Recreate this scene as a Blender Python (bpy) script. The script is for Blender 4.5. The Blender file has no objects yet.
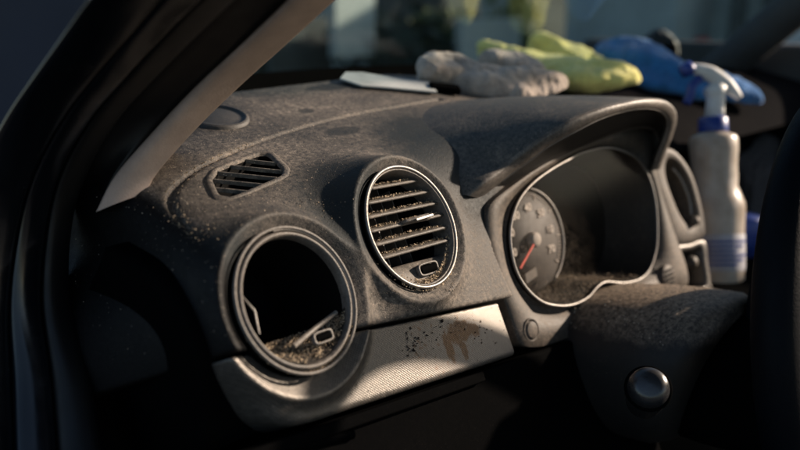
import bpy, bmesh, math, random
import numpy as np
from mathutils import Vector, Matrix
R = math.radians
rng = np.random.default_rng(7); random.seed(7)
sc = bpy.context.scene
ZC = 1.2                                   # camera height above the ground; shapes below use heights relative to it
# ---------------------------------------------------------------- camera
YAW, PITCH = R(45), R(-15)
fw = np.array([math.sin(YAW)*math.cos(PITCH), math.cos(YAW)*math.cos(PITCH), math.sin(PITCH)])
rt = np.array([math.cos(YAW), -math.sin(YAW), 0.0])
up = np.cross(rt, fw)
cd = bpy.data.cameras.new('camera'); cam = bpy.data.objects.new('camera', cd)
sc.collection.objects.link(cam); sc.camera = cam
cam.matrix_world = Matrix(((rt[0], up[0], -fw[0], 0), (rt[1], up[1], -fw[1], 0), (rt[2], up[2], -fw[2], ZC), (0, 0, 0, 1)))
cd.lens = 36; cd.sensor_width = 36; cd.clip_start = .01; cd.clip_end = 400
cd.dof.use_dof = True; cd.dof.focus_distance = .60; cd.dof.aperture_fstop = 3.6
# ---------------------------------------------------------------- light
SUN = np.array([.85, -.38, .36]); SUN /= np.linalg.norm(SUN)
w = bpy.data.worlds.new("World"); sc.world = w; w.use_nodes = True
nt = w.node_tree; bg = nt.nodes['Background']
sky = nt.nodes.new('ShaderNodeTexSky'); sky.sky_type = 'NISHITA'; sky.sun_disc = False
sky.sun_elevation = math.asin(SUN[2]); sky.sun_rotation = math.atan2(SUN[0], SUN[1])
nt.links.new(sky.outputs[0], bg.inputs[0]); bg.inputs[1].default_value = .09
ld = bpy.data.lights.new('sun', 'SUN'); lo = bpy.data.objects.new('sun', ld); sc.collection.objects.link(lo)
ld.energy = 5.0; ld.angle = R(1.2); ld.color = (1, .82, .65)
lo.rotation_euler = Vector(SUN).to_track_quat('Z', 'Y').to_euler(); lo.location = (2, -3, 4)
sc.view_settings.view_transform = 'Standard'; sc.view_settings.look = 'None'
sc.view_settings.exposure = 0.72; sc.view_settings.gamma = 1
sc.cycles.use_denoising = True
sc.cycles.max_bounces = 6; sc.cycles.transparent_max_bounces = 12

# ---------------------------------------------------------------- points from pixels of the 800 x 450 picture
def V(*a): return np.array(a, float)
def nrm(v): v = np.asarray(v, float); return v/np.linalg.norm(v)
def ray(px, py): return rt*((px-400)/800)+up*((225-py)/800)+fw
def at(px, py, t): return ray(px, py)*t                          # t metres in front of the camera
def hit(px, py, P, n): r = ray(px, py); return r*(np.dot(P, n)/np.dot(r, n))
def aty(px, py, y): r = ray(px, py); return r*(y/r[1])
def atz(px, py, z): r = ray(px, py); return r*(z/r[2])

# ---------------------------------------------------------------- objects
def link(o, parent=None):
    sc.collection.objects.link(o)
    if parent is not None:
        o.parent = parent
        o.matrix_parent_inverse = WM[parent.name].inverted()
    return o
WM = {}
def tag(o, label=None, cat=None, group=None, kind=None):
    if label: o['label'] = label
    if cat: o['category'] = cat
    if group: o['group'] = group
    if kind: o['kind'] = kind
    return o
def thing(name, loc, label, cat, group=None):
    o = bpy.data.objects.new(name, None); sc.collection.objects.link(o)
    o.location = (loc[0], loc[1], loc[2]+ZC); o.empty_display_size = .05
    WM[o.name] = Matrix.Translation(o.location)
    return tag(o, label, cat, group)
def mesh(name, verts, faces, mat, parent=None, smooth=True, mats=None, fmat=None):
    me = bpy.data.meshes.new(name)
    v = np.asarray(verts, float).reshape(-1, 3).copy(); v[:, 2] += ZC
    me.from_pydata(v.tolist(), [], [tuple(int(i) for i in f) for f in faces]) if not isinstance(faces, np.ndarray) else quads(me, v, faces)
    me.validate(); me.update()
    for m in (mats or [mat]): me.materials.append(m)
    if fmat is not None:
        for p, i in zip(me.polygons, fmat): p.material_index = i
    me.polygons.foreach_set('use_smooth', [smooth]*len(me.polygons))
    o = bpy.data.objects.new(name, me); link(o, parent); WM[o.name] = Matrix()
    return o
def quads(me, v, f):
    me.vertices.add(len(v)); me.vertices.foreach_set('co', v.ravel())
    k = f.shape[1]; me.loops.add(len(f)*k); me.loops.foreach_set('vertex_index', f.ravel().astype(np.int32))
    me.polygons.add(len(f)); me.polygons.foreach_set('loop_start', np.arange(len(f), dtype=np.int32)*k)
    me.polygons.foreach_set('loop_total', np.full(len(f), k, np.int32))
def recalc(o):
    bm = bmesh.new(); bm.from_mesh(o.data); bmesh.ops.recalc_face_normals(bm, faces=bm.faces); bm.to_mesh(o.data); bm.free()
    return o
def autosmooth(o, deg=35):
    me = o.data; me.update()
    bm = bmesh.new(); bm.from_mesh(me)
    for e in bm.edges:
        if len(e.link_faces) == 2 and e.calc_face_angle(0) > R(deg): e.smooth = False
    bm.to_mesh(me); bm.free(); return o
class MB:
    def __init__(s): s.v = []; s.f = []
    def add(s, v, f):
        b = len(s.v); s.v += [tuple(x) for x in v]; s.f += [tuple(int(i)+b for i in q) for q in f]; return s
    def box(s, c, ex, ey, ez, hx, hy, hz, b=.0):
        c = V(*c); v = []
        for z in (-1, 1):
            for x, y in ((-1, -1), (1, -1), (1, 1), (-1, 1)): v.append(c+ex*x*hx+ey*y*hy+ez*z*hz)
        return s.add(v, [(0, 3, 2, 1), (4, 5, 6, 7), (0, 1, 5, 4), (1, 2, 6, 5), (2, 3, 7, 6), (3, 0, 4, 7)])
    def build(s, name, mat, parent=None, smooth=False, bevel=0, **k):
        o = mesh(name, s.v, s.f, mat, parent, smooth, **k)
        if bevel:
            m = o.modifiers.new('bevel', 'BEVEL'); m.width = bevel; m.segments = 3; m.limit_method = 'ANGLE'; m.angle_limit = R(40)
            o.data.polygons.foreach_set('use_smooth', [True]*len(o.data.polygons)); 
            wn = o.modifiers.new('wn', 'WEIGHTED_NORMAL')
        return o
def crspline(P, n, closed=False):
    P = np.asarray(P, float); N = len(P)
    if closed: Q = np.vstack([P[-1:], P, P[:2]]); segs = N
    else: Q = np.vstack([2*P[0]-P[1], P, 2*P[-1]-P[-2]]); segs = N-1
    out = []
    M = 12
    for i in range(segs):
        p0, p1, p2, p3 = Q[i:i+4]
        for t in np.arange(M)/M:
            out.append(.5*((2*p1)+(-p0+p2)*t+(2*p0-5*p1+4*p2-p3)*t*t+(-p0+3*p1-3*p2+p3)*t**3))
    out.append(P[0] if closed else P[-1]); out = np.array(out)
    d = np.r_[0, np.cumsum(np.linalg.norm(np.diff(out, axis=0), axis=1))]
    s = np.linspace(0, d[-1], n+1 if closed else n)
    r = np.stack([np.interp(s, d, out[:, k]) for k in range(out.shape[1])], 1)
    return r[:-1] if closed else r
def grid_faces(nu, nv, cu=False, cv=False):
    f = []
    for i in range(nu if cu else nu-1):
        for j in range(nv if cv else nv-1):
            a, b = i, (i+1) % nu; c, d = j, (j+1) % nv
            f.append((a*nv+c, b*nv+c, b*nv+d, a*nv+d))
    return f
def loft(name, rows, mat, parent=None, cu=False, cv=False, cap=False, **k):
    rows = [np.asarray(r) for r in rows]; nv = len(rows[0])
    v = np.vstack(rows); f = grid_faces(len(rows), nv, cu, cv)
    if cap: f += [tuple(range(nv))[::-1], tuple(range((len(rows)-1)*nv, len(rows)*nv))]
    return recalc(mesh(name, v, f, mat, parent, **k))
def lathe_v(c, n, ex, prof, N=72, a0=0, a1=2*math.pi, sx=1.0):
    """prof: list of (radius, height along n)."""
    n = nrm(n); ex = nrm(ex-n*np.dot(ex, n)); ey = np.cross(n, ex)
    full = abs(a1-a0-2*math.pi) < 1e-6
    A = np.linspace(a0, a1, N, endpoint=not full)
    rows = [np.array([c+ex*math.cos(a)*r*sx+ey*math.sin(a)*r+n*h for a in A]) for r, h in prof]
    return rows, full
def lathe(name, c, n, ex, prof, mat, parent=None, N=72, a0=0, a1=2*math.pi, sx=1.0, **k):
    rows, full = lathe_v(c, n, ex, prof, N, a0, a1, sx)
    return loft(name, rows, mat, parent, cv=full, **k)
def tube(path, r, N=10, closed=False, cap=True, flat=1.0, upv=None):
    P = np.asarray(path, float); n = len(P); rr = np.broadcast_to(r, (n,))
    rows = []; ref = V(0, 0, 1) if upv is None else upv
    for i in range(n):
        a = P[(i-1) % n] if (closed or i > 0) else P[i]; b = P[(i+1) % n] if (closed or i < n-1) else P[i]
        t = nrm(b-a); s = np.cross(t, ref)
        if np.linalg.norm(s) < 1e-3: s = np.cross(t, V(1, 0, 0))
        s = nrm(s); q = np.cross(s, t)
        rows.append(np.array([P[i]+s*math.cos(x)*rr[i]+q*math.sin(x)*rr[i]*flat for x in np.linspace(0, 2*math.pi, N, endpoint=False)]))
    v = np.vstack(rows); f = grid_faces(n, N, closed, True)
    if cap and not closed: f += [tuple(range(N))[::-1], tuple(range((n-1)*N, n*N))]
    return v, f

# ---------------------------------------------------------------- materials
def node_mat(name):
    m = bpy.data.materials.new(name); m.use_nodes = True
    return m, m.node_tree, m.node_tree.nodes['Principled BSDF']
def N_(nt, t, **kw):
    n = nt.nodes.new(t)
    for k, v in kw.items():
        if isinstance(k, str) and hasattr(n, k): setattr(n, k, v)
    return n
def noise(nt, co, scale, detail=4, rough=.6, dist=0):
    n = nt.nodes.new('ShaderNodeTexNoise'); n.inputs['Scale'].default_value = scale
    n.inputs['Detail'].default_value = detail; n.inputs['Roughness'].default_value = rough; n.inputs['Distortion'].default_value = dist
    nt.links.new(co, n.inputs['Vector']); return n.outputs['Fac']
def ramp(nt, fac, a, b, ca=(0, 0, 0, 1), cb=(1, 1, 1, 1)):
    r = nt.nodes.new('ShaderNodeMapRange'); r.clamp = True
    r.inputs['From Min'].default_value = a; r.inputs['From Max'].default_value = b
    r.inputs['To Min'].default_value = ca if isinstance(ca, (int, float)) else 0
    r.inputs['To Max'].default_value = cb if isinstance(cb, (int, float)) else 1
    nt.links.new(fac, r.inputs['Value']); return r.outputs[0]
def math_(nt, op, a, b=None):
    n = nt.nodes.new('ShaderNodeMath'); n.operation = op
    for i, x in enumerate((a, b)):
        if x is None: continue
        if isinstance(x, (int, float)): n.inputs[i].default_value = x
        else: nt.links.new(x, n.inputs[i])
    return n.outputs[0]
def mixc(nt, fac, a, b):
    n = nt.nodes.new('ShaderNodeMix'); n.data_type = 'RGBA'
    for i, x in ((0, fac), (6, a), (7, b)):
        if isinstance(x, (int, float)): n.inputs[i].default_value = x
        elif isinstance(x, tuple): n.inputs[i].default_value = (*x, 1) if len(x) == 3 else x
        else: nt.links.new(x, n.inputs[i])
    return n.outputs[2]
def coords(nt): return nt.nodes.new('ShaderNodeTexCoord').outputs['Object']
def bump(nt, h, strength, dist, prev=None):
    b = nt.nodes.new('ShaderNodeBump'); b.inputs['Strength'].default_value = strength; b.inputs['Distance'].default_value = dist
    nt.links.new(h, b.inputs['Height'])
    if prev is not None: nt.links.new(prev, b.inputs['Normal'])
    return b.outputs[0]
DUST = (.36, .305, .255)
def dusty(name, base, dust=.4, rough=.55, grain=.3, specks=.35, weave=0, dustcol=DUST, patch=9., spec=.5, extra=None, metallic=0.0):
    m, nt, p = node_mat(name); co = coords(nt)
    big = ramp(nt, noise(nt, co, patch, 5, .7), .36, .62)
    mps = nt.nodes.new('ShaderNodeMapping'); mps.inputs['Scale'].default_value = (.25, 1, 1); mps.inputs['Rotation'].default_value = (0, 0, R(35)); nt.links.new(co, mps.inputs[0])
    wipe = ramp(nt, noise(nt, mps.outputs[0], patch*9, 4, .6), .30, .62); big = math_(nt, 'MULTIPLY', big, math_(nt, 'ADD', math_(nt, 'MULTIPLY', wipe, .6), .4))
    fine = ramp(nt, noise(nt, co, 260, 4, .75), .38, .70)
    gr = ramp(nt, noise(nt, co, 1100, 2, .6), .52, .68)
    film = math_(nt, 'MULTIPLY', math_(nt, 'ADD', math_(nt, 'MULTIPLY', big, .75), .25), math_(nt, 'ADD', math_(nt, 'MULTIPLY', fine, .85), .15))
    film = math_(nt, 'MULTIPLY', film, dust)
    vo = nt.nodes.new('ShaderNodeTexVoronoi'); vo.inputs['Scale'].default_value = 420; nt.links.new(co, vo.inputs['Vector'])
    sp = ramp(nt, vo.outputs['Distance'], .24, .14)
    spm = ramp(nt, noise(nt, co, 60, 3, .7), .50, .62)
    sp = math_(nt, 'MULTIPLY', math_(nt, 'MULTIPLY', sp, spm), specks)
    tot = math_(nt, 'MINIMUM', math_(nt, 'ADD', math_(nt, 'ADD', film, sp), math_(nt, 'MULTIPLY', gr, dust*.30)), 1.0)
    col = mixc(nt, tot, base, dustcol)
    if extra: col, tot = extra(nt, co, col, tot)
    nt.links.new(col, p.inputs['Base Color'])
    p.inputs['Metallic'].default_value = metallic
    if metallic: nt.links.new(math_(nt, 'MULTIPLY', math_(nt, 'SUBTRACT', 1.0, tot), metallic), p.inputs['Metallic'])
    nt.links.new(math_(nt, 'MINIMUM', math_(nt, 'ADD', rough, math_(nt, 'MULTIPLY', tot, .5)), .95), p.inputs['Roughness'])
    p.inputs['Specular IOR Level'].default_value = spec
    h = noise(nt, co, 900, 3, .6)
    b = bump(nt, h, grain, .0006)
    b = bump(nt, tot, .5, .0006, b)
    if weave:
        cb = nt.nodes.new('ShaderNodeCombineXYZ')
        for i_, ax_ in enumerate((eX+eV, eX-eV)):
            dt = nt.nodes.new('ShaderNodeVectorMath'); dt.operation = 'DOT_PRODUCT'; nt.links.new(co, dt.inputs[0])
            dt.inputs[1].default_value = tuple(nrm(ax_)); nt.links.new(dt.outputs['Value'], cb.inputs[i_])
        mp = cb
        vv = nt.nodes.new('ShaderNodeTexVoronoi'); vv.inputs['Scale'].default_value = 640; vv.inputs['Randomness'].default_value = .05
        vv.voronoi_dimensions = '2D'; nt.links.new(mp.outputs[0], vv.inputs['Vector'])
        b = bump(nt, ramp(nt, vv.outputs['Distance'], .15, .55), weave, .0007, b)
    nt.links.new(b, p.inputs['Normal'])
    return m
def plain(name, col, rough=.5, metallic=0, spec=.5, var=.12, scale=30, bmp=.1, bscale=300, bdist=.0005, sheen=0):
    m, nt, p = node_mat(name); co = coords(nt)
    f = noise(nt, co, scale, 5, .65)
    a = tuple(c*(1-var) for c in col); b = tuple(min(1, c*(1+var)) for c in col)
    nt.links.new(mixc(nt, ramp(nt, f, .3, .7), a, b), p.inputs['Base Color'])
    nt.links.new(math_(nt, 'ADD', math_(nt, 'MULTIPLY', noise(nt, co, scale*3, 3), .25), max(0, rough-.12)), p.inputs['Roughness'])
    p.inputs['Metallic'].default_value = metallic; p.inputs['Specular IOR Level'].default_value = spec
    if sheen: p.inputs['Sheen Weight'].default_value = sheen
    if bmp: nt.links.new(bump(nt, noise(nt, co, bscale, 3, .6), bmp, bdist), p.inputs['Normal'])
    return m

# stains, dust and painted light or shade: spheres of influence in object space
def spot(nt, co, c, r, edge=.3, wob=.35, wscale=60, stretch=(1, 1, 1)):
    mp = nt.nodes.new('ShaderNodeMapping'); mp.vector_type = 'TEXTURE'
    mp.inputs['Location'].default_value = (c[0], c[1], c[2]+ZC); mp.inputs['Scale'].default_value = (r*stretch[0], r*stretch[1], r*stretch[2])
    nt.links.new(co, mp.inputs[0])
    ln = nt.nodes.new('ShaderNodeVectorMath'); ln.operation = 'LENGTH'; nt.links.new(mp.outputs[0], ln.inputs[0])
    d = math_(nt, 'ADD', ln.outputs['Value'], math_(nt, 'MULTIPLY', math_(nt, 'SUBTRACT', noise(nt, co, wscale, 4, .65), .5), wob*2))
    return ramp(nt, d, 1+edge*.5, 1-edge*.5)

# ---------------------------------------------------------------- signed distance modelling for the moulded dashboard
def smin(a, b, k): h = np.clip(.5+.5*(b-a)/k, 0, 1); return b+(a-b)*h-k*h*(1-h)
def smax(a, b, k): return -smin(-a, -b, k)
def nets(f, lo, hi, h):
    lo = np.asarray(lo, float); n = np.ceil((np.asarray(hi)-lo)/h).astype(int)+1
    xs, ys, zs = [lo[k]+np.arange(n[k])*h for k in range(3)]
    F = np.empty(n, np.float32)
    K = 16; nb = -(-n//K)
    cc_ = [lo[k]+(np.arange(nb[k])*K+K/2)*h for k in range(3)]
    Cv = f(*np.meshgrid(*cc_, indexing='ij'))
    for i, j, k in np.ndindex(*nb):
        sl = (slice(i*K, i*K+K), slice(j*K, j*K+K), slice(k*K, k*K+K))
        if abs(Cv[i, j, k]) > K*h*1.25: F[sl] = Cv[i, j, k]; continue
        F[sl] = f(*np.meshgrid(xs[sl[0]], ys[sl[1]], zs[sl[2]], indexing='ij'))
    S = F < 0
    c = tuple(n-1); cnt = np.zeros(c, np.int8)
    any_ = np.zeros(c, bool); all_ = np.ones(c, bool)
    for a in (0, 1):
        for b in (0, 1):
            for d in (0, 1):
                q = S[a:n[0]-1+a, b:n[1]-1+b, d:n[2]-1+d]; any_ |= q; all_ &= q
    act = any_ & ~all_
    I = np.argwhere(act); idx = np.full(c, -1, np.int64); idx[act] = np.arange(len(I))
    pos = np.zeros((len(I), 3)); w_ = np.zeros(len(I))
    for ax in range(3):
        o1, o2 = [k for k in range(3) if k != ax]
        for a in (0, 1):
            for b in (0, 1):
                A = I.copy(); A[:, o1] += a; A[:, o2] += b; B = A.copy(); B[:, ax] += 1
                fa = F[tuple(A.T)]; fb = F[tuple(B.T)]; m = (fa < 0) != (fb < 0)
                t = np.where(m, fa/np.where(m, fa-fb, 1), 0)
                P = A.astype(float); P[:, ax] += t
                pos += np.where(m[:, None], P, 0); w_ += m
    pos = lo+pos/w_[:, None]*h
    faces = []
    for ax in range(3):
        o1, o2 = (ax+1) % 3, (ax+2) % 3
        sl0 = [slice(None)]*3; sl1 = [slice(None)]*3; sl0[ax] = slice(0, n[ax]-1); sl1[ax] = slice(1, n[ax])
        d = S[tuple(sl0)] != S[tuple(sl1)]
        E = np.argwhere(d); E = E[(E[:, o1] > 0) & (E[:, o2] > 0) & (E[:, o1] < n[o1]-1) & (E[:, o2] < n[o2]-1)]
        s = S[tuple(E.T)]
        q = []
        for a, b in ((1, 1), (0, 1), (0, 0), (1, 0)):
            C = E.copy(); C[:, o1] -= a; C[:, o2] -= b; q.append(idx[tuple(C.T)])
        q = np.stack(q, 1); q[~s] = q[~s][:, ::-1]; faces.append(q)
    faces = np.vstack(faces)
    # pull the vertices onto the surface
    for _ in range(2):
        e = h*.3; x, y, z = pos.T; v = f(x, y, z)
        g = np.stack([f(x+e, y, z)-f(x-e, y, z), f(x, y+e, z)-f(x, y-e, z), f(x, y, z+e)-f(x, y, z-e)], 1)/(2*e)
        g2 = (g**2).sum(1)+1e-6; st = np.clip(v/g2, -h*2, h*2)[:, None]*g
        ln = np.linalg.norm(st, axis=1); st *= np.minimum(1, .6*h/np.maximum(ln, 1e-9))[:, None]; pos -= st
    return pos, faces
def march(f, px, py, t0=.3, t1=1.3):
    r = ray(px, py); ts = np.linspace(t0, t1, 1500); P = ts[:, None]*r
    v = f(*P.T); i = np.argmax(v < 0)
    return P[i] if (v < 0).any() else None
def poly2(x, y, P):
    """signed distance to a polygon (negative inside)"""
    d = np.full(x.shape, 1e9); s = np.ones(x.shape); n = len(P)
    for i in range(n):
        a = P[i]; b = P[i-1]; e = b-a; wx = x-a[0]; wy = y-a[1]
        t = np.clip((wx*e[0]+wy*e[1])/(e@e), 0, 1); bx = wx-e[0]*t; by = wy-e[1]*t
        d = np.minimum(d, bx*bx+by*by)
        c1 = y >= a[1]; c2 = y < b[1]; c3 = e[0]*wy > e[1]*wx
        fl = (c1 & c2 & c3) | (~c1 & ~c2 & ~c3); s = np.where(fl, -s, s)
    return s*np.sqrt(d)
def segs(x, y, z, P, rad):
    d = np.full(x.shape, 1e9)
    for i in range(len(P)-1):
        a, b = P[i], P[i+1]; e = b-a
        t = np.clip(((x-a[0])*e[0]+(y-a[1])*e[1]+(z-a[2])*e[2])/(e@e), 0, 1)
        r = rad if np.isscalar(rad) else rad[i]+(rad[i+1]-rad[i])*t
        d = np.minimum(d, np.sqrt((x-a[0]-e[0]*t)**2+(y-a[1]-e[1]*t)**2+(z-a[2]-e[2]*t)**2)-r)
    return d

VC = [at(298.5, 299, .505), at(413, 226, .600)]                 # centres of the two round vents
nV = nrm(V(.09, -.885, .455)); eX = nrm(V(.997, .067, -.04)-nV*np.dot(V(.997, .067, -.04), nV)); eV = np.cross(nV, eX)
if eV[2] < 0: eV = -eV
VR = .0485
fP = VC[1]-nV*.010                                              # front face plane
# parting line between pad and trim
s1, s2 = hit(372, 325, fP, nV), hit(500, 299, fP, nV); sd = nrm(s2-s1); sn = nrm(np.cross(nV, sd)); sn = sn if sn[2] > 0 else -sn
b1, b2 = hit(290, 432, fP, nV), hit(515, 357, fP, nV); bd = nrm(b2-b1); bn = nrm(np.cross(nV, bd)); bn = bn if bn[2] > 0 else -bn
tr = hit(509, 325, fP, nV)                                      # right end of the trim
nT = nrm(V(-.05, -.24, .97)); PT = at(245, 178, .57)
def ztop(x, y):
    a = -.24/.97
    yy = np.clip(y, .3, .64)
    z = PT[2]+.245*(yy-PT[1])+.03*(x-PT[0])
    z = z-np.clip(y-.60, 0, 1)**2*1.3-np.clip(x-.62, 0, 1)*.12
    return z
XS = .236
cl_n = nrm(V(-.02, -.93, .27)); cl_P = at(510, 240, .703)
OUT = [(492,202),(487,215),(488,240),(494,268),(503,297),(513,325),(521,345),(545,346),(575,335),(605,322),(632,304),(650,293),(678,290),(688,284),(686,265),(677,240),(668,214),(661,192),(656,172),(655,150),(657,134),(642,127),(615,132),(587,144),(560,156),(535,170),(512,186)]
RING = [(510,240),(512,218),(520,198),(534,182),(552,169),(568,160),(582,153),(604,148),(622,151),(638,160),(649,178),(655,200),(657,225),(656,248),(650,268),(640,279),(624,283),(606,282),(597,287),(588,297),(575,304),(560,306),(542,302),(526,288),(515,268)]
outW = crspline([hit(x, y, cl_P+cl_n*.003, cl_n) for x, y in OUT], 160, True)
ringW = crspline([hit(x, y, cl_P, cl_n) for x, y in RING], 160, True)
cx = nrm(V(1, 0, 0)-cl_n*cl_n[0]); cy = np.cross(cl_n, cx); cy = cy if cy[2] > 0 else -cy
pocket = np.array([((p-cl_P)@cx, (p-cl_P)@cy) for p in outW[::4]])

def fr(x, y, z, c): dx, dy, dz = x-c[0], y-c[1], z-c[2]; return dx, dy, dz
def pod(x, y, z, c, r0, side=0):
    dx, dy, dz = fr(x, y, z, c)
    h = dx*nV[0]+dy*nV[1]+dz*nV[2]; u = dx*eX[0]+dy*eX[1]+dz*eX[2]; v = dx*eV[0]+dy*eV[1]+dz*eV[2]
    return u, v, h
def f_pods(x, y, z, d, flare=.35):
    for c in VC:
        u, v, h = pod(x, y, z, c, 0)
        rho = np.sqrt(u*u+v*v)
        rb = .0575+np.clip(-h, 0, .2)*.22                       # slightly conical barrel
        b = smax(rho-rb, h-.001, .006)
        d = smin(d, b, .022)
    return d
def f_bowls(x, y, z, d):
    for k, c in enumerate(VC):
        u, v, h = pod(x, y, z, c, 0); rho = np.sqrt(u*u+v*v)
        bowl = np.maximum((.0555-rho)*-1*.75+(-h)*-.0, 0)        # placeholder keeps shape simple
        cone = (rho-.0558)*.55-(h+.0005)*.84                     # shallow cone falling in to the ring
        cone = np.maximum(cone, -(h+.008))
        d = smax(d, -cone, .0012)
        cyl = np.maximum(rho-.0475, -(h+.10))
        d = np.maximum(d, -cyl)
    return d
def f_block(x, y, z):
    top = (z-ztop(x, y))*.96
    face = (x-fP[0])*nV[0]+(y-fP[1])*nV[1]+(z-fP[2])*nV[2]
    d = smax(top, face, .03)
    side = (XS-x)-.10*np.clip(y-.45, 0, 1)
    d = smax(d, side, .030)
    return d
SEAM = None
def f_pad0(x, y, z):
    e = (np.sqrt(((x-.675)/.19)**2+((y-.585)/.14)**2+((z+.145)/.042)**2)-1)*.042     # swelling under the instrument hood
    return f_pods(x, y, z, smin(f_block(x, y, z), e, .022))
seam_px = [(190,232),(178,216),(171,203),(172,192),(180,182),(198,168),(225,155),(255,143),(290,131),(325,121),(360,113),(400,106),(440,99)]
seam_r = [.0016,.0026,.0036,.0038,.0032,.0026,.0026,.0024,.0024,.0024,.0024,.0024,.0024]
SEAM = [march(f_pad0, *p) for p in seam_px]
sr = [r for p, r in zip(SEAM, seam_r) if p is not None]; SEAM = [p for p in SEAM if p is not None]
SEAMd = crspline(np.array([np.r_[p, r] for p, r in zip(SEAM, sr)]), 40)
gv_px = [(212,180),(219,170),(258,155),(268,155),(283,170),(281,177),(232,198),(219,196)]
gP = march(f_pad0, 247, 178)
def grad(f, p, e=1e-3):
    g = V(*[f(*(p+e*V(*(k == i for k in range(3)))))-f(*(p-e*V(*(k == i for k in range(3))))) for i in range(3)]); return nrm(g)
gN = grad(f_pad0, gP, 4e-3)
gx = nrm(V(1, 0, 0)-gN*gN[0]); gy = np.cross(gN, gx); gy = gy if gy[1] > 0 else -gy
gpoly = np.array([((p-gP)@gx, (p-gP)@gy) for p in [hit(*q, gP, gN) for q in gv_px]])
def gl(x, y, z):
    dx, dy, dz = fr(x, y, z, gP)
    return dx*gx[0]+dy*gx[1]+dz*gx[2], dx*gy[0]+dy*gy[1]+dz*gy[2], dx*gN[0]+dy*gN[1]+dz*gN[2]
def f_pad(x, y, z):
    d = f_pad0(x, y, z)
    d = f_bowls(x, y, z, d)
    near = (x < .75)
    d = smax(d, -segs(x, y, z, SEAMd[:, :3], SEAMd[:, 3]), .0015)
    a, b, c = gl(x, y, z); pg = poly2(a, b, gpoly)
    d = smax(d, -np.maximum(pg-.001, np.abs(c)-.03), .002)
    # parting line towards the trim
    s = (x-s1[0])*sn[0]+(y-s1[1])*sn[1]+(z-s1[2])*sn[2]
    d = smax(d, -s, .002)
    # instrument pocket
    dx, dy, dz = fr(x, y, z, cl_P)
    a = dx*cx[0]+dy*cx[1]+dz*cx[2]; b = dx*cy[0]+dy*cy[1]+dz*cy[2]; c = dx*cl_n[0]+dy*cl_n[1]+dz*cl_n[2]
    d = np.maximum(d, -np.maximum(poly2(a, b, pocket)+.001, -c-.14))
    d = np.maximum(d, x-.86); d = np.maximum(d, y-.78)
    return d
def f_trim(x, y, z):
    face = (x-fP[0])*nV[0]+(y-fP[1])*nV[1]+(z-fP[2])*nV[2]+.003
    side = (XS+.004-x)
    b = (x-b1[0])*bn[0]+(y-b1[1])*bn[1]+(z-b1[2])*bn[2]
    d = smax(smax(face, side, .032), smax(side, -b, .045), .006)
    for c in VC[:1]:
        u, v, h = pod(x, y, z, c, 0); rho = np.sqrt((u-.002)**2+v*v)
        d = smin(d, smax(rho-.062-np.clip(-h, 0, .1)*.3, h+.003, .004), .010)
        cone = (rho-.0615)*.42-(h+.0042)*.9
        d = smax(d, -np.maximum(cone, -(h+.011)), .0015)
        d = np.maximum(d, -np.maximum(rho-.0478, -(h+.1)))
    s = (x-s1[0])*sn[0]+(y-s1[1])*sn[1]+(z-s1[2])*sn[2]
    d = smax(d, s+.0025, .0015)
    d = smax(d, -b, .004)
    e = (x-tr[0])*eX[0]+(y-tr[1])*eX[1]+(z-tr[2])*eX[2]
    d = smax(d, e, .002)
    d = np.maximum(d, -(face+.030))
    return d

# ================================================================= MATERIALS
def pad_extra(nt, co, col, tot):
    for c, r, st in PAD_SHADE:  # shade on the pod flanks and beside the hood, painted over the dust
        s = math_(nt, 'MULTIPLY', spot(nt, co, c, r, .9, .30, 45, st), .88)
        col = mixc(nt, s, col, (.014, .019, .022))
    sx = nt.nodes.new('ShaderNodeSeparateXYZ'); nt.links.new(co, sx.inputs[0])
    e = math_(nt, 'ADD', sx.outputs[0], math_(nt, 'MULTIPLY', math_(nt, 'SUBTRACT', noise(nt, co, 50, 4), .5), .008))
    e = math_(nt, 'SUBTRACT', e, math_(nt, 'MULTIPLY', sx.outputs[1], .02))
    col = mixc(nt, ramp(nt, e, .243, .234), col, (.004, .004, .0045))   # shade on the upright end, painted near black
    for c, r, st in PAD_STAIN:
        s = math_(nt, 'MULTIPLY', spot(nt, co, c, r, .25, .22, 90, st), .75)
        col = mixc(nt, s, col, (.02, .023, .025))
    return col, tot
PAD_SHADE = [(march(f_pad0, 228, 255), .030, (1, 1, 1.3)), (march(f_pad0, 350, 180), .040, (1, 1.2, .8)), (march(f_pad0, 350, 225), .026, (1, 1, 1.3)), (march(f_pad0, 452, 155), .055, (1.2, 1, 1)), (march(f_pad0, 478, 190), .026, (1, 1, 1.4)), (march(f_pad0, 428, 130), .040, (1.3, 1.2, 1))]
PAD_STAIN = [(march(f_pad0, 343, 131), .016, (1.2, .55, 1)), (march(f_pad0, 306, 111), .008, (1.1, .7, 1)), (march(f_pad0, 275, 165) if 0 else march(f_pad0, 330, 87), .02, (1.5, .5, 1))]
M = {}
M['pad'] = dusty('dusty_charcoal_plastic', (.018, .020, .022), .78, .50, .6, .9, extra=pad_extra, spec=.22)
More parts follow.
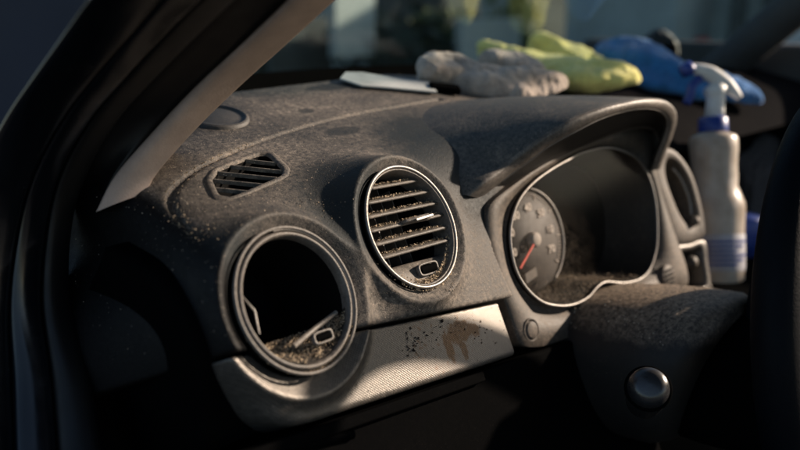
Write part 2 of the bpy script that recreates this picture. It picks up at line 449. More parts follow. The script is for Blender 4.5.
def trim_extra(nt, co, col, tot):
    # brown dried spill and splashes on the silver panel
    lit_end = spot(nt, co, hit(484, 322, fP-nV*.003, nV), .045, 1.3, .3, 60, (1.3, 1, 1))  # brighter right end: its light is painted into the trim colour
    col = mixc(nt, math_(nt, 'MULTIPLY', lit_end, .5), col, (.19, .17, .15))
    core = None
    for (px, py), r, st in (((460, 332), .0120, (1.4, 1, .7)), ((449, 347), .0095, (.5, 1, 1.3)), ((464, 349), .0075, (.5, 1, 1.2)), ((475, 330), .006, (1, 1, .8))):
        s = spot(nt, co, hit(px, py, fP-nV*.003, nV), r, .2, .6, 200, st)
        core = s if core is None else math_(nt, 'MAXIMUM', core, s)
    tone = mixc(nt, noise(nt, co, 500, 3, .7), (.018, .009, .004), (.14, .075, .03))
    col = mixc(nt, math_(nt, 'MULTIPLY', core, ramp(nt, noise(nt, co, 380, 3, .7), .27, .42)), col, tone)
    area = spot(nt, co, hit(440, 335, fP-nV*.003, nV), .044, .8, .2, 60, (1, 1, .6))
    dots = ramp(nt, noise(nt, co, 280, 3, .6), .605, .625)
    col = mixc(nt, math_(nt, 'MULTIPLY', math_(nt, 'MULTIPLY', area, dots), .85), col, (.10, .06, .035))
    return col, tot
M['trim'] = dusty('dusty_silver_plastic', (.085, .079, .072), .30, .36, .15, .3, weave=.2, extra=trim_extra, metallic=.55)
M['frame'] = dusty('dusty_brown_grey_plastic', (.045, .041, .037), .50, .5, .35, .8, dustcol=(.34, .265, .205), patch=22, spec=.3)
def hood_extra(nt, co, col, tot):
    s = spot(nt, co, V(.72, .50, -.08), .170, 1.5, .35, 22, (1.05, 1, 1))  # bluish shade of the hood top, painted into the colour
    col = mixc(nt, math_(nt, 'MULTIPLY', s, .7), col, (.022, .034, .040))
    scr = math_(nt, 'MULTIPLY', ramp(nt, noise(nt, co, 160, 3, .8), .66, .72), .25)
    return mixc(nt, scr, col, DUST), tot
M['hood'] = dusty('dark_hood_plastic', (.020, .024, .026), .75, .5, .5, .8, patch=9, extra=hood_extra, spec=.35)
M['hood_lip'] = dusty('hood_lip_plastic', (.05, .046, .043), .6, .34, .4, .5)  # paler copy of the hood plastic, the lit lip put into its colour
M['hood_inner'] = dusty('hood_inner_plastic', (.007, .0068, .0065), .04, .55, .3, .3)  # darker copy, the shade inside the hood put into its colour
M['edge_glint'] = dusty('edge_highlight_plastic', (.16, .15, .14), .6, .35, .2, .2)  # pale colour for the painted glints on the hood edges
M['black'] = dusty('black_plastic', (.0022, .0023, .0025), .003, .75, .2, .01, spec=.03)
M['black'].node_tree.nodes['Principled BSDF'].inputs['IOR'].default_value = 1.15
M['void'] = plain('black_duct', (.004, .004, .004), .8, spec=.1, bmp=0)
M['slat'] = dusty('dusty_slat_plastic', (.05, .047, .043), .75, .5, .3, .9, patch=40)
M['ringrough'] = dusty('dusty_ring_plastic', (.07, .065, .06), .55, .45, .2, .4, patch=30)
M['chrome'] = dusty('worn_chrome', (.62, .60, .58), .25, .22, .05, .3, metallic=1.0, patch=25, grain=.05) if False else dusty('worn_chrome', (.26, .25, .24), .35, .48, .05, .3, metallic=1.0, patch=25)
M['rib'] = dusty('speaker_cloth', (.03, .03, .03), .25, .6, .3, .2)
M['dial'] = plain('dial_face', (.045, .038, .033), .7, var=.25, scale=60)
M['dialmark'] = plain('dial_marks', (.50, .43, .37), .7)
M['hubm'] = plain('dusty_hub', (.34, .29, .25), .7)
M['needle'] = plain('red_needle', (.65, .06, .03), .5)
M['shroud'] = dusty('cluster_shroud', (.012, .011, .010), .18, .6, .2, .7, dustcol=(.24, .18, .13), patch=30)
M['crumb'] = plain('dry_dirt', (.36, .28, .19), .9, var=.6, scale=700, bmp=0)
M['crumb2'] = plain('tan_dirt', (.30, .235, .165), .9, var=.55, scale=500, bmp=0)
M['grit'] = plain('pale_grit', (.52, .43, .33), .9, var=.4, scale=700, bmp=0)
M['pillar'] = plain('taupe_pillar_trim', (.46, .35, .29), .75, var=.12, scale=60, bmp=.35, bscale=700, bdist=.0008)
M['paint'] = plain('black_car_paint', (.003, .004, .006), .22, var=.1, bmp=0, spec=.6)
M['seal'] = plain('black_rubber_seal', (.003, .003, .0035), .5, bmp=.1, spec=.4)
M['wheel'] = plain('black_leather', (.003, .004, .006), .5, bmp=.4, bscale=600, bdist=.0008, spec=.2)
M['wheel'].node_tree.nodes['Principled BSDF'].inputs['IOR'].default_value = 1.25

# ================================================================= DASHBOARD
dash = thing('dashboard', (.55, .5, -.35), 'dusty charcoal car dashboard with silver strip, round air vents and instrument hood', 'dashboard')
H = .0017
v, f = nets(f_pad, (.195, .33, -.30), (.90, .80, -.045), H)
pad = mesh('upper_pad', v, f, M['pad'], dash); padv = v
v, f = nets(f_trim, (.215, .33, -.36), (.56, .50, -.165), .0013)
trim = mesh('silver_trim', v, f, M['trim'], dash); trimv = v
# lower black panel under the trim and the end cap of the dash
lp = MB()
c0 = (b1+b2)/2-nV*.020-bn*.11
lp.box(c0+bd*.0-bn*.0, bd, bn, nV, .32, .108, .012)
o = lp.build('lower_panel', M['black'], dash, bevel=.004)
c1 = b1+bd*.10-nV*.008-bn*.012
mb = MB(); mb.box(b1+bd*.08-bn*.0065-nV*.005, bd, bn, nV, .115, .004, .004); mb.build('lower_edge_strip', M['black'], dash, bevel=.0015)
for a, b_, wv in (((300, 440), (352, 436), .012), ((372, 420), (500, 384), .02)):
    pass
# glovebox-like recess lines on the lower panel
mb = MB(); q1, q2 = hit(270, 452, fP-nV*.006, nV), hit(352, 434, fP-nV*.006, nV)
vv_, ff_ = tube([q1, q2], .0035, 10); mb.add(vv_, ff_); mb.build('lower_handle', M['black'], dash, smooth=True)
# side end cap
capn = nrm(V(-1, -.05, 0))
px_ = [(108,246),(150,270),(178,300),(197,337),(206,380),(212,452),(150,470),(60,470),(60,300)]
cap = [hit(x, y, V(.219, .45, -.2), capn) for x, y in px_]
endl = crspline(cap[:6], 40)
rows = [endl+V(.03, .0, .0), endl+V(.004, 0, 0), endl+V(-.002, -.001, 0), endl+V(-.004, 0, -.006), endl+V(-.004, .05, -.06), endl+V(-.004, .3, -.4)]
loft('end_cap', rows, M['black'], dash)
# body of the side below the pad (fills between pad and end cap)
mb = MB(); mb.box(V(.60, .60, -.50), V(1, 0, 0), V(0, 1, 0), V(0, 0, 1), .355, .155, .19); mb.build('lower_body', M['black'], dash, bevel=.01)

# --- round vents
def ring(name, c, R0, prof, mat, parent): return lathe(name, c, nV, eX, [(R0+a, b) for a, b in prof], mat, parent, 128)
tor = lambda R0, r, h, k=12: [(R0+r*math.cos(a), h+r*math.sin(a)) for a in np.linspace(0, 2*math.pi, k+1)]
def vent(idx):
    c = VC[idx]
    prof = [(.0470, -.0045), (.0462, -.004), (.0445, -.010), (.0440, -.03), (.0435, -.085), (.0, -.09)]
    hs = lathe('air_vent', c, nV, eX, prof, M['void'], dash, 96)
    lathe('chrome_ring' if idx else 'outer_ring', c, nV, eX, tor(.0472, .0012, .0002), M['chrome' if idx else 'ringrough'], hs, 128)
    return c, hs
def L(c, u, v, h): return c+eX*u+eV*v+nV*h
def slat(c, hs, u0, u1, v, h=-.0045, depth=.014, th=.0010, tilt=.45, mat='slat'):
    rows = []
    d = nrm(-nV*math.cos(tilt)-eV*(-math.sin(tilt)))       # runs back and up
    d = nrm(-nV+eV*(.30)); e = np.cross(eX, d)
    prof = [(0, -th*1.2), (-.0012, 0), (0, th*1.2), (depth*.5, th*1.3), (depth, th*.5), (depth, -th*.5), (depth*.5, -th*1.2)]
    for u in np.linspace(u0, u1, 14):
        rows.append([L(c, u, v, h)+d*a+e*b for a, b in prof])
    return loft('slat', rows, M[mat], hs, cv=True, cap=True)
c, hs = vent(1)
lathe('inner_ring', c, nV, eX, [(.0460, -.001), (.0452, .0002), (.0445, -.001), (.0440, -.009), (.0436, -.02)], M['ringrough'], hs, 128)
SV = (.0345, .0242, .0139, .0036, -.0067, -.0170)
for v_ in SV:
    b = math.sqrt(.0440**2-v_*v_); slat(c, hs, -b, b, v_)
for u in (-.030, -.017, -.004, .009, .022):                # upright vanes deep behind the slats
    hh = math.sqrt(.042**2-u*u); mb = MB(); mb.box(L(c, u, 0, -.040), eX, eV, nV, .0005, hh, .009); mb.build('vane', M['ringrough'], hs)
# finger tab on the middle slat
rows = []
for u in np.linspace(-.006, .024, 16):
    s = (u+.006)/.030; w2 = .0035+.004*math.sin(math.pi*min(1, s*1.1)); hgt = .0016+.0012*s
    rows.append([L(c, u, .0036+.0012+y_, -.0048+z_) for y_, z_ in ((-hgt, .0), (-hgt*.8, w2*.9), (0, w2+.0015), (hgt*.8, w2*.9), (hgt, 0), (0, -.006))])
loft('slat_tab', rows, M['slat'], hs, cv=True, cap=True)
mb = MB(); mb.box(L(c, .0125, .0041, .0030), nrm(eX+.05*eV), eV, nV, .0105, .0011, .0008); mb.build('tab_strip', M['chrome'], hs, bevel=.0006)
# thumbwheel plate
pts = []
A = np.linspace(R(212), R(328), 40)
rim = [L(c, .0440*math.cos(a), .0440*math.sin(a), -.0065) for a in A]
top = [L(c, .0440*math.cos(a), -.0255, -.0105) if False else L(c, np.interp(i, [0, 39], [-.0365, .0365]), -.0262, -.0115) for i, a in enumerate(A)]
back = [p-nV*.015+eV*.002 for p in top]
loft('thumbwheel_plate', [rim, [(a*.5+b*.5)+nV*.0004 for a, b in zip(rim, top)], top, back], M['slat'], hs)
def thumb(c, u, v, hs, h=-.0085, w=.0095, hh=.0042):
    fr_ = MB(); N_s = 24
    outer = []; inner = []
    for a in np.linspace(0, 2*math.pi, 32, endpoint=False):
        cu = math.copysign(abs(math.cos(a))**.45, math.cos(a)); su = math.copysign(abs(math.sin(a))**.45, math.sin(a))
        outer.append((cu*w, su*hh)); inner.append((cu*(w-.0016), su*(hh-.0014)))
    P = lambda q, k: [L(c, u+x, v+y+.04*x*0, h+k) for x, y in q]
    loft('thumbwheel_frame', [P(outer, -.002), P(outer, .0010), P(inner, .0010), P(inner, -.001)], M['ringrough'], hs, cv=True)
    rows = []
    for x in np.linspace(-w+.0022, w-.0022, 13):
        rows.append([L(c, u+x, v+math.cos(t)*(hh-.0018), h-.0006+math.sin(t)*.0022) for t in np.linspace(0, 2*math.pi, 16, endpoint=False)])
    loft('thumbwheel', rows, M['black'], hs, cv=True, cap=True)
thumb(c, .008, -.0335, hs, -.0062, .0115, .0050)

c, hs = vent(0)
lathe('inner_ring', c, nV, eX, [(.0455, -.006), (.0450, -.002), (.0442, .0004), (.0432, .0012), (.0420, .0006), (.0412, -.002), (.0410, -.006)], M['ringrough'], hs, 128)
lathe('duct', c, nV, eX, [(.0410, -.006), (.0408, -.02), (.0405, -.07)], M['void'], hs, 96)
# dirty floor of the open duct with its thumbwheel bar
fl = []
for k in range(14):
    s = k/13
    row = []
    for j in range(40):
        a = R(200)+R(140)*j/39
        rr = .0408
        u_, v_ = rr*math.cos(a), rr*math.sin(a)
        vv2 = v_*(1-s)+(-.021+.006*math.sin(j*.5)*.2)*s
        row.append(L(c, u_*(1-.02*s), min(vv2, -.014), -.003-.022*s))
    fl.append(row)
loft('duct_floor', fl, M['shroud'], hs)
mb = MB(); vv_, ff_ = tube([L(c, -.012, -.0270, -.004), L(c, .010, -.0205, -.004), L(c, .031, -.0155, -.005)], .0017, 10); mb.add(vv_, ff_)
mb.build('thumbwheel_bar', M['ringrough'], hs, smooth=True)
thumb(c, .0125, -.0275, hs, -.0035, .0085, .0042)
mb = MB(); vv_, ff_ = tube([L(c, -.0375, .011, -.004), L(c, -.0325, .001, -.0035), L(c, -.0310, -.013, -.008)], .0007, 8); mb.add(vv_, ff_)
mb.build('wire_clip', M['chrome'], hs, smooth=True)
# bright sliver of ring behind the outer lip (upper right arc)
lathe('outer_arc', c, nV, eX, tor(.0462, .0010, -.0006), M['chrome'], hs, 90, a0=R(-35), a1=R(93))

# --- side window demister grille
g = MB()
poly = gpoly
xs_ = poly[:, 0]
gr = mesh('side_grille', [gP+gx*a+gy*b-gN*.016 for a, b in poly*1.05], [tuple(range(len(poly)))], M['void'], dash, smooth=False)
pc = poly.mean(0)
def gring(sc_f, h_, n=96):
    q = crspline((poly-pc)*sc_f+pc, n, True) if 0 else None
    P_ = (poly-pc)*sc_f+pc; out = []
    for i in range(len(P_)):                                  # straight sides with rounded corners
        a, b, c_ = P_[i-1], P_[i], P_[(i+1) % len(P_)]; r_ = .22
        p0, p1 = b+(a-b)*r_, b+(c_-b)*r_
        out += [(1-t)**2*p0+2*t*(1-t)*b+t*t*p1 for t in np.linspace(0, 1, 8)]
    return np.array([gP+gx*a+gy*b+gN*h_ for a, b in out])
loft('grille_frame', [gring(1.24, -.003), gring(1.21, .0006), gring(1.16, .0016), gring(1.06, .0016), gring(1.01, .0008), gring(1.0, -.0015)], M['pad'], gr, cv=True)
loft('grille_well', [gring(1.0, -.0012), gring(.995, -.003), gring(.99, -.016)], M['void'], gr, cv=True)
g1, g2 = hit(225, 172, gP, gN), hit(275, 177, gP, gN); gd = nrm(g2-g1); gq = np.cross(gN, gd); gq = gq if gq[1] > 0 else -gq
P2 = np.array([((p_-gP)@gd, (p_-gP)@gq) for p_ in gring(1.0, 0)])
for k in range(5):
    yy = P2[:, 1].min()+(P2[:, 1].max()-P2[:, 1].min())*(k+.95)/5.9
    hits = []
    for i in range(len(P2)):
        a, b = P2[i], P2[i-1]
        if (a[1]-yy)*(b[1]-yy) < 0: hits.append(a[0]+(b[0]-a[0])*(yy-a[1])/(b[1]-a[1]))
    x0_, x1_ = min(hits), max(hits)
    mb = MB(); mb.box(gP+gd*(x0_+x1_)/2+gq*yy-gN*.0012, gd, gq, gN, (x1_-x0_)/2, .00055, .0016)
    mb.build('grille_slat', M['slat'], gr, bevel=.0003)

# --- speaker / sensor disc on the pad
sp = march(f_pad0, 216, 118); spn = grad(f_pad0, sp, 5e-3)
s0 = lathe('speaker_grille', sp, spn, V(1, 0, 0), [(.0, .0022), (.018, .0020), (.0235, .0012), (.0238, .0030), (.0255, .0034), (.0275, .0018), (.0282, -.004)], M['rib'], dash, 72)

# --- instrument cluster
def toward(a, b, s): return a+(b-a)*s
mid = toward(outW, ringW, .0)
def align(A, B):
    best = min(range(len(B)), key=lambda k: np.linalg.norm(A-np.roll(B, k, 0), axis=1).sum()); return np.roll(B, best, 0)
if np.dot(np.cross(outW[1]-outW[0], outW[40]-outW[0]), cl_n)*np.dot(np.cross(ringW[1]-ringW[0], ringW[40]-ringW[0]), cl_n) < 0: ringW = ringW[::-1]
# match by angle round the centre
def by_angle(P, c, n=200):
    a = np.unwrap(np.arctan2((P-c)@cy, (P-c)@cx))
    if a[-1] < a[0]: P = P[::-1]; a = np.unwrap(np.arctan2((P-c)@cy, (P-c)@cx))
    a = np.r_[a, a[0]+2*math.pi]; P = np.vstack([P, P[:1]])
    t = np.linspace(0, 2*math.pi, n, endpoint=False)-math.pi
    tt = (t-a[0]) % (2*math.pi)+a[0]
    return np.stack([np.interp(tt, a, P[:, k]) for k in range(3)], 1)
cc = ringW.mean(0)
rg = by_angle(ringW, cc); og = by_angle(outW, cc)
cg = cc
clu = thing_part = None
rin = lambda s: cg+(rg-cg)*s
rows = [og-cl_n*.03, og-cl_n*.001, og+(rg-og)*.012+cl_n*.0005, og+(rg-og)*.45-cl_n*.001, og+(rg-og)*.72-cl_n*.002, og+(rg-og)*.79-cl_n*.008, og+(rg-og)*.97-cl_n*.009, rg-cl_n*.0045]
cluster = loft('instrument_cluster', rows, M['frame'], dash, cv=True)
vv_, ff_ = tube(rin(1.0)-cl_n*.0012*0+cl_n*.0003, .0013, 10, closed=True, upv=cl_n)
recalc(mesh('cluster_rim', vv_, ff_, M['chrome'], cluster))
loft('cluster_shroud', [rin(1.0)-cl_n*.0003, rin(.985)-cl_n*.004, rin(.95)-cl_n*.03, rin(.90)-cl_n*.060], M['shroud'], cluster, cv=True)
ml = bpy.data.materials.new('dusty_clear_lens'); ml.use_nodes = True; nl = ml.node_tree
for n_ in list(nl.nodes):
    if n_.type != 'OUTPUT_MATERIAL': nl.nodes.remove(n_)
lo_ = nl.nodes[0]; col_ = coords(nl); tl = nl.nodes.new('ShaderNodeBsdfTransparent'); tl.inputs[0].default_value = (.93, .93, .93, 1)
dl_ = nl.nodes.new('ShaderNodeBsdfDiffuse'); dl_.inputs[0].default_value = (.34, .28, .22, 1); gl_ = nl.nodes.new('ShaderNodeBsdfGlossy'); gl_.inputs['Roughness'].default_value = .15
xa, xb = nl.nodes.new('ShaderNodeMixShader'), nl.nodes.new('ShaderNodeMixShader'); xa.inputs[0].default_value = .015
fl_ = math_(nl, 'ADD', math_(nl, 'MULTIPLY', ramp(nl, noise(nl, col_, 70, 5, .7), .35, .7), .10), math_(nl, 'MULTIPLY', ramp(nl, noise(nl, col_, 600, 3, .7), .56, .66), .22))
nl.links.new(tl.outputs[0], xa.inputs[1]); nl.links.new(gl_.outputs[0], xa.inputs[2]); fl_ = math_(nl, 'MULTIPLY', fl_, spot(nl, col_, hit(540, 272, cl_P, cl_n), .060, 1.2, .3, 40))
nl.links.new(fl_, xb.inputs[0]); nl.links.new(xa.outputs[0], xb.inputs[1]); nl.links.new(dl_.outputs[0], xb.inputs[2]); nl.links.new(xb.outputs[0], lo_.inputs[0])
lp_ = rin(.988)-cl_n*.0022
mesh('lens', np.vstack([lp_, cg-cl_n*.0022]), [(i, (i+1) % len(lp_), len(lp_)) for i in range(len(lp_))], ml, cluster, smooth=False)
bp = rin(.905)-cl_n*.0585
mesh('cluster_back', np.vstack([bp, cg-cl_n*.0585]), [(i, (i+1) % len(bp), len(bp)) for i in range(len(bp))], M['void'], cluster, smooth=False)
dz = .034
dc = hit(531, 240, cl_P-cl_n*dz, cl_n)
dn = nrm(cl_n+cx*.0)
lathe('dial', dc, dn, cx, [(0, 0), (.0485, 0), (.0488, -.004)], M['dial'], cluster, 96)
lathe('dial_rim', dc, dn, cx, tor(.0500, .0012, .001), M['chrome'], cluster, 96, a0=R(-60), a1=R(75))
hubo = lathe('needle_hub', dc+dn*.001, dn, cx, [(0, .007), (.005, .0068), (.0068, .006), (.0076, .003), (.0078, 0)], M['hubm'], cluster, 48)
def dl(u, v, h): return dc+cx*u+cy*v+dn*h
a_n = R(214)
mb = MB(); mb.box(dl(math.cos(a_n)*.022, math.sin(a_n)*.022, .0065), nrm(cx*math.cos(a_n)+cy*math.sin(a_n)), nrm(-cx*math.sin(a_n)+cy*math.cos(a_n)), dn, .016, .0009, .0006); mb.build('needle', M['needle'], cluster)
for a, tx in ((192, '10'), (157, '20'), (122, '30'), (84, '40'), (46, '50'), (8, '60'), (-28, '70')):
    fc = bpy.data.curves.new('dial_number', 'FONT'); fc.body = tx; fc.size = .0105; fc.align_x = 'CENTER'; fc.align_y = 'CENTER'; fc.extrude = .0002; fc.offset = .00025
    fc.materials.append(M['dialmark']); fo = bpy.data.objects.new('dial_number', fc)
    q = dl(.0315*math.cos(R(a)), .0315*math.sin(R(a)), .0012)
    tm = bpy.data.meshes.new_from_object(fo); tm.name = 'dial_number'; bpy.data.objects.remove(fo); fo = bpy.data.objects.new('dial_number', tm)
    link(fo, cluster); fo.matrix_world = Matrix(((cx[0], cy[0], dn[0], q[0]), (cx[1], cy[1], dn[1], q[1]), (cx[2], cy[2], dn[2], q[2]+ZC), (0, 0, 0, 1)))
mb = MB()
for i in range(57):
    a = R(210-i*250/56); e_ = cx*math.cos(a)+cy*math.sin(a); big_ = i % 8 == 0
    mb.box(dl(0, 0, .0007)+e_*(.0435 if big_ else .0445), e_, np.cross(dn, e_), dn, .0028 if big_ else .0016, .0005 if big_ else .0003, .0003)
mb.build('dial_ticks', M['dialmark'], cluster)
# card lying low in the cluster
mb = MB(); pcard = hit(531, 275, cl_P-cl_n*.024, cl_n); mb.box(pcard, nrm(cx+cy*.2), cy, dn, .009, .0045, .0006); mb.build('dial_tab', M['frame'], cluster)
# small blanking cap and slotted disc on the surround
capc = hit(531, 330, cl_P+cl_n*.002, cl_n)
lathe('blanking_cap', capc, cl_n, cx, [(0, .0022), (.0065, .0022), (.0076, .0016), (.0080, -.0005), (.0090, -.0005), (.0094, .0012), (.0104, .0004), (.0108, -.006)], M['frame'], dash, 48)
sc_ = hit(668, 277, cl_P+cl_n*.002, cl_n)
sl = lathe('slotted_disc', sc_, cl_n, cx, [(0, .0015), (.012, .0015), (.0135, .0005), (.014, -.005)], M['frame'], dash, 40)
for k in range(4):
    mb = MB(); mb.box(sc_+cy*(-.0072+.0048*k)+cl_n*.0018, cx, cy, cl_n, (.0095, .0115, .0115, .0095)[k]*.85, .0013, .0006); mb.build('slot', M['void'], sl, bevel=.0004)

# --- hood
lipO = [(466,195,.424),(485,179,.418),(502,165,.417),(521,151,.408),(540,137,.400),(571,118.5,.388),(599,107.5,.380),(620,102,.377),(644,98,.376),(664,100,.380),(674,109,.385),(675.5,120,.388),(671,135.5,.392),(664,153,.398),(659,168,.404)]
lipI = [(480,199,.431),(499,184,.423),(514,172,.416),(532,159,.408),(548,147,.400),(575,132,.388),(601,119,.380),(625,111.5,.377),(645,109,.376),(658,111,.380),(665,117,.385),(667,126,.388),(663,140,.392),(657,155,.398),(652,170,.404)]
ledge = [(490,204,.440),(507,191,.436),(520,181,.432),(536,170,.428),(556,158,.424),(584,145,.418),(607,135.5,.414),(627,129,.412),(643,127,.410),(652,129.5,.410),(656,135,.411),(657,143,.412),(655,151,.413),(652,160,.414),(649,172,.416)]
deep = [(x+1, y+3, yy+.03) for x, y, yy in ledge]
NH = 90
O = crspline([aty(*p) for p in lipO], NH); I_ = crspline([aty(*p) for p in lipI], NH)
Lg = crspline([aty(*p) for p in ledge], NH); Dp = crspline([aty(*p) for p in deep], NH)
s_ = np.linspace(0, 1, NH)
back = crspline([V(.455, .470, -.152), V(.475, .55, -.122), V(.53, .62, -.112), V(.62, .66, -.114), V(.72, .66, -.125), V(.80, .62, -.135), V(.845, .52, -.16), V(.85, .44, -.18)], NH)
rows = []
for t in np.linspace(0, 1, 26):
    base = O*(1-t)+back*t
    lift = .012*np.sin(math.pi*min(1, t*1.0))**1.0*np.sin(math.pi*np.clip(s_, 0, 1))**.55
    base = base+np.outer(lift, V(0, 0, 1))
    rows.append(base)
rnd = [O-V(0, 0, .0)]
e_out = [O*.93+I_*.07+V(0, -.0022, -.0003), O*.80+I_*.20+V(0, -.0034, 0), O*.45+I_*.55+V(0, -.0034, 0), O*.15+I_*.85+V(0, -.0024, 0), I_]
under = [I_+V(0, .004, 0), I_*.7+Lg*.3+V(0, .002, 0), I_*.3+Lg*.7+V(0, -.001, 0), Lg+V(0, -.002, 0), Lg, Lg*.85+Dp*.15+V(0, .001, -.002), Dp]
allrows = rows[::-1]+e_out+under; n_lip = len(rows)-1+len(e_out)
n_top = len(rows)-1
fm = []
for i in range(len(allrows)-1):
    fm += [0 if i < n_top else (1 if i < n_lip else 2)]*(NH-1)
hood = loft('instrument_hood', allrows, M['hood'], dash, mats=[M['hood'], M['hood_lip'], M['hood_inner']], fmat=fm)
for nm, q_ in (('hood_glint', I_+V(0, -.0006, .0004)), ('hood_glint', Lg+V(0, -.0012, 0))):
    vv_, ff_ = tube(q_[6:-3], .0007, 8); recalc(mesh(nm, vv_, ff_, M['edge_glint'], hood))  # thin pale tubes added for the sun's glint along lip and ledge

# --- right-hand console beside the instruments
cs_n = nrm(V(-.10, -.93, .30)); cs_P = at(690, 215, .93)
def plate(name, outer, inner, n, P, mat, parent, th=.03, bev=.004, innermat=None, depth=.04):
    O_ = by_angle(crspline([hit(*p, P, n) for p in outer], 120, True), np.mean([hit(*p, P, n) for p in inner], 0), 120)
    I2 = by_angle(crspline([hit(*p, P, n) for p in inner], 120, True), np.mean([hit(*p, P, n) for p in inner], 0), 120)
    rows = [O_-n*th, O_-n*bev, O_+(I2-O_)*.08-n*bev*.3, O_+(I2-O_)*.2, O_+(I2-O_)*.85, I2-n*.002, I2-n*depth]
    o = loft(name, rows, mat, parent, cv=True)
    c_ = I2.mean(0)-n*(depth-.001)
    mesh(name+'_back' if 0 else 'recess', np.vstack([I2-n*(depth-.001), c_]), [(i, (i+1) % 120, 120) for i in range(120)], M['void'], o, smooth=False)
    return o
con = plate('console_vent', [(652,150),(664,146),(678,152),(692,172),(701,200),(706,228),(704,238),(680,245),(672,232),(663,205),(655,180)],
            [(668,160),(677,162),(688,178),(695,200),(698,218),(692,226),(683,218),(674,198),(667,176)], cs_n, cs_P, M['frame'], dash)
vv_, ff_ = tube(crspline([hit(*p, cs_P-cs_n*.006, cs_n) for p in [(672,168),(681,180),(689,200),(691,216)]], 20), .0016, 8); recalc(mesh('vent_chrome', vv_, ff_, M['chrome'], con))
lathe('console_knob', hit(694, 221, cs_P, cs_n), cs_n, V(1, 0, 0), [(0, .006), (.005, .005), (.006, 0)], M['frame'], con, 24)
con2 = plate('console_switch_frame', [(673,248),(690,243),(706,240),(709,262),(712,284),(712,292),(684,292),(678,270)],
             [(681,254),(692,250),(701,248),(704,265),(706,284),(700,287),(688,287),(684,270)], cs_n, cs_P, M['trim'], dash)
lathe('switch_knob', hit(690, 262, cs_P-cs_n*.01, cs_n), cs_n, V(1, 0, 0), [(0, .008), (.006, .007), (.008, 0)], M['frame'], con2, 24)
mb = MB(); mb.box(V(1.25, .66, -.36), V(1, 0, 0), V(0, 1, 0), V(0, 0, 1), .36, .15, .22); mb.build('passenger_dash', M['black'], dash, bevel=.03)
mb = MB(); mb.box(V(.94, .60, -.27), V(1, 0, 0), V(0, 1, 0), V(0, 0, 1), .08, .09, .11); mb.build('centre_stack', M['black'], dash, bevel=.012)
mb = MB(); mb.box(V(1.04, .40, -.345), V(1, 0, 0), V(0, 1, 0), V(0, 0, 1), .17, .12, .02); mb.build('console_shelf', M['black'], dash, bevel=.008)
# far part of the dash top on which the cloths lie
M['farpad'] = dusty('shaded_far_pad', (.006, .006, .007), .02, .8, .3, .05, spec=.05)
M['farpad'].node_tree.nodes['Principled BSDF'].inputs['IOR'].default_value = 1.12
xs2 = np.linspace(.84, 1.65, 30); ys2 = np.linspace(.46, .80, 20)
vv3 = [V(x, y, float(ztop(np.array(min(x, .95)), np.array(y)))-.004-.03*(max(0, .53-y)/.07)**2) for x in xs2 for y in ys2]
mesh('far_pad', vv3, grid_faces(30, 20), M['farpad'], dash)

# ================================================================= STEERING COLUMN AND WHEEL
col = thing('steering_column', (.68, .30, -.34), 'dust covered steering column cover below the instruments, with a stubby round knob', 'steering column')
def supere(c, ax, rx, rz, n=40, p=2.6, zt=1.0):
    out = []
    for a in np.linspace(0, 2*math.pi, n, endpoint=False):
        ca, sa = math.cos(a), math.sin(a)
        out.append(c+V(1, 0, 0)*math.copysign(abs(ca)**(2/p), ca)*rx+V(0, -.25, 1)*math.copysign(abs(sa)**(2/p), sa)*rz)
    return out
def col_extra(nt, co, col, tot):
    s = spot(nt, co, V(.66, .35, -.255), .058, .6, .35, 50, (1.5, 1.6, .45))
    return mixc(nt, math_(nt, 'MULTIPLY', s, math_(nt, 'ADD', math_(nt, 'MULTIPLY', ramp(nt, noise(nt, co, 240, 5, .8), .38, .62), .95), .08)), col, (.34, .26, .19)), tot
M['column'] = dusty('dusty_column_plastic', (.005, .005, .0055), .03, .6, .3, .2, patch=14, dustcol=(.33, .25, .18), extra=col_extra)
rows = []
for y_, rx, rz, zz in ((.44, .07, .03, -.345), (.43, .078, .058, -.345), (.40, .083, .066, -.343), (.36, .084, .070, -.338), (.32, .084, .072, -.333), (.285, .082, .072, -.329), (.272, .076, .066, -.328), (.268, .06, .05, -.328), (.268, .02, .02, -.328)):
    rows.append(supere(V(.672, y_, zz+.012), None, rx, rz))
loft('column_cover', rows, M['column'], col, cv=True)
rows = []
for y_, rx, rz, zz in ((.275, .06, .05, -.325), (.272, .073, .064, -.325), (.25, .074, .066, -.322), (.20, .072, .064, -.318), (.185, .06, .055, -.318)):
    rows.append(supere(V(.70, y_, zz), None, rx, rz))
loft('switch_collar', rows, M['black'], col, cv=True, cap=True)
kc = at(649, 386, .56); kn = nrm(-ray(649, 386)+V(-.1, -.15, .5))
M['knob'] = plain('glossy_knob', (.02, .02, .022), .3, spec=.7, var=.3, scale=90)
kb = lathe('stalk_knob', kc, kn, V(1, 0, 0), [(0, .006), (.008, .0055), (.0125, .003), (.0140, -.002), (.0150, -.008), (.0152, -.02), (.013, -.045)], M['knob'], col, 48)
lathe('knob_ring', kc, kn, V(1, 0, 0), tor(.0148, .0018, -.007), M['black'], kb, 48)

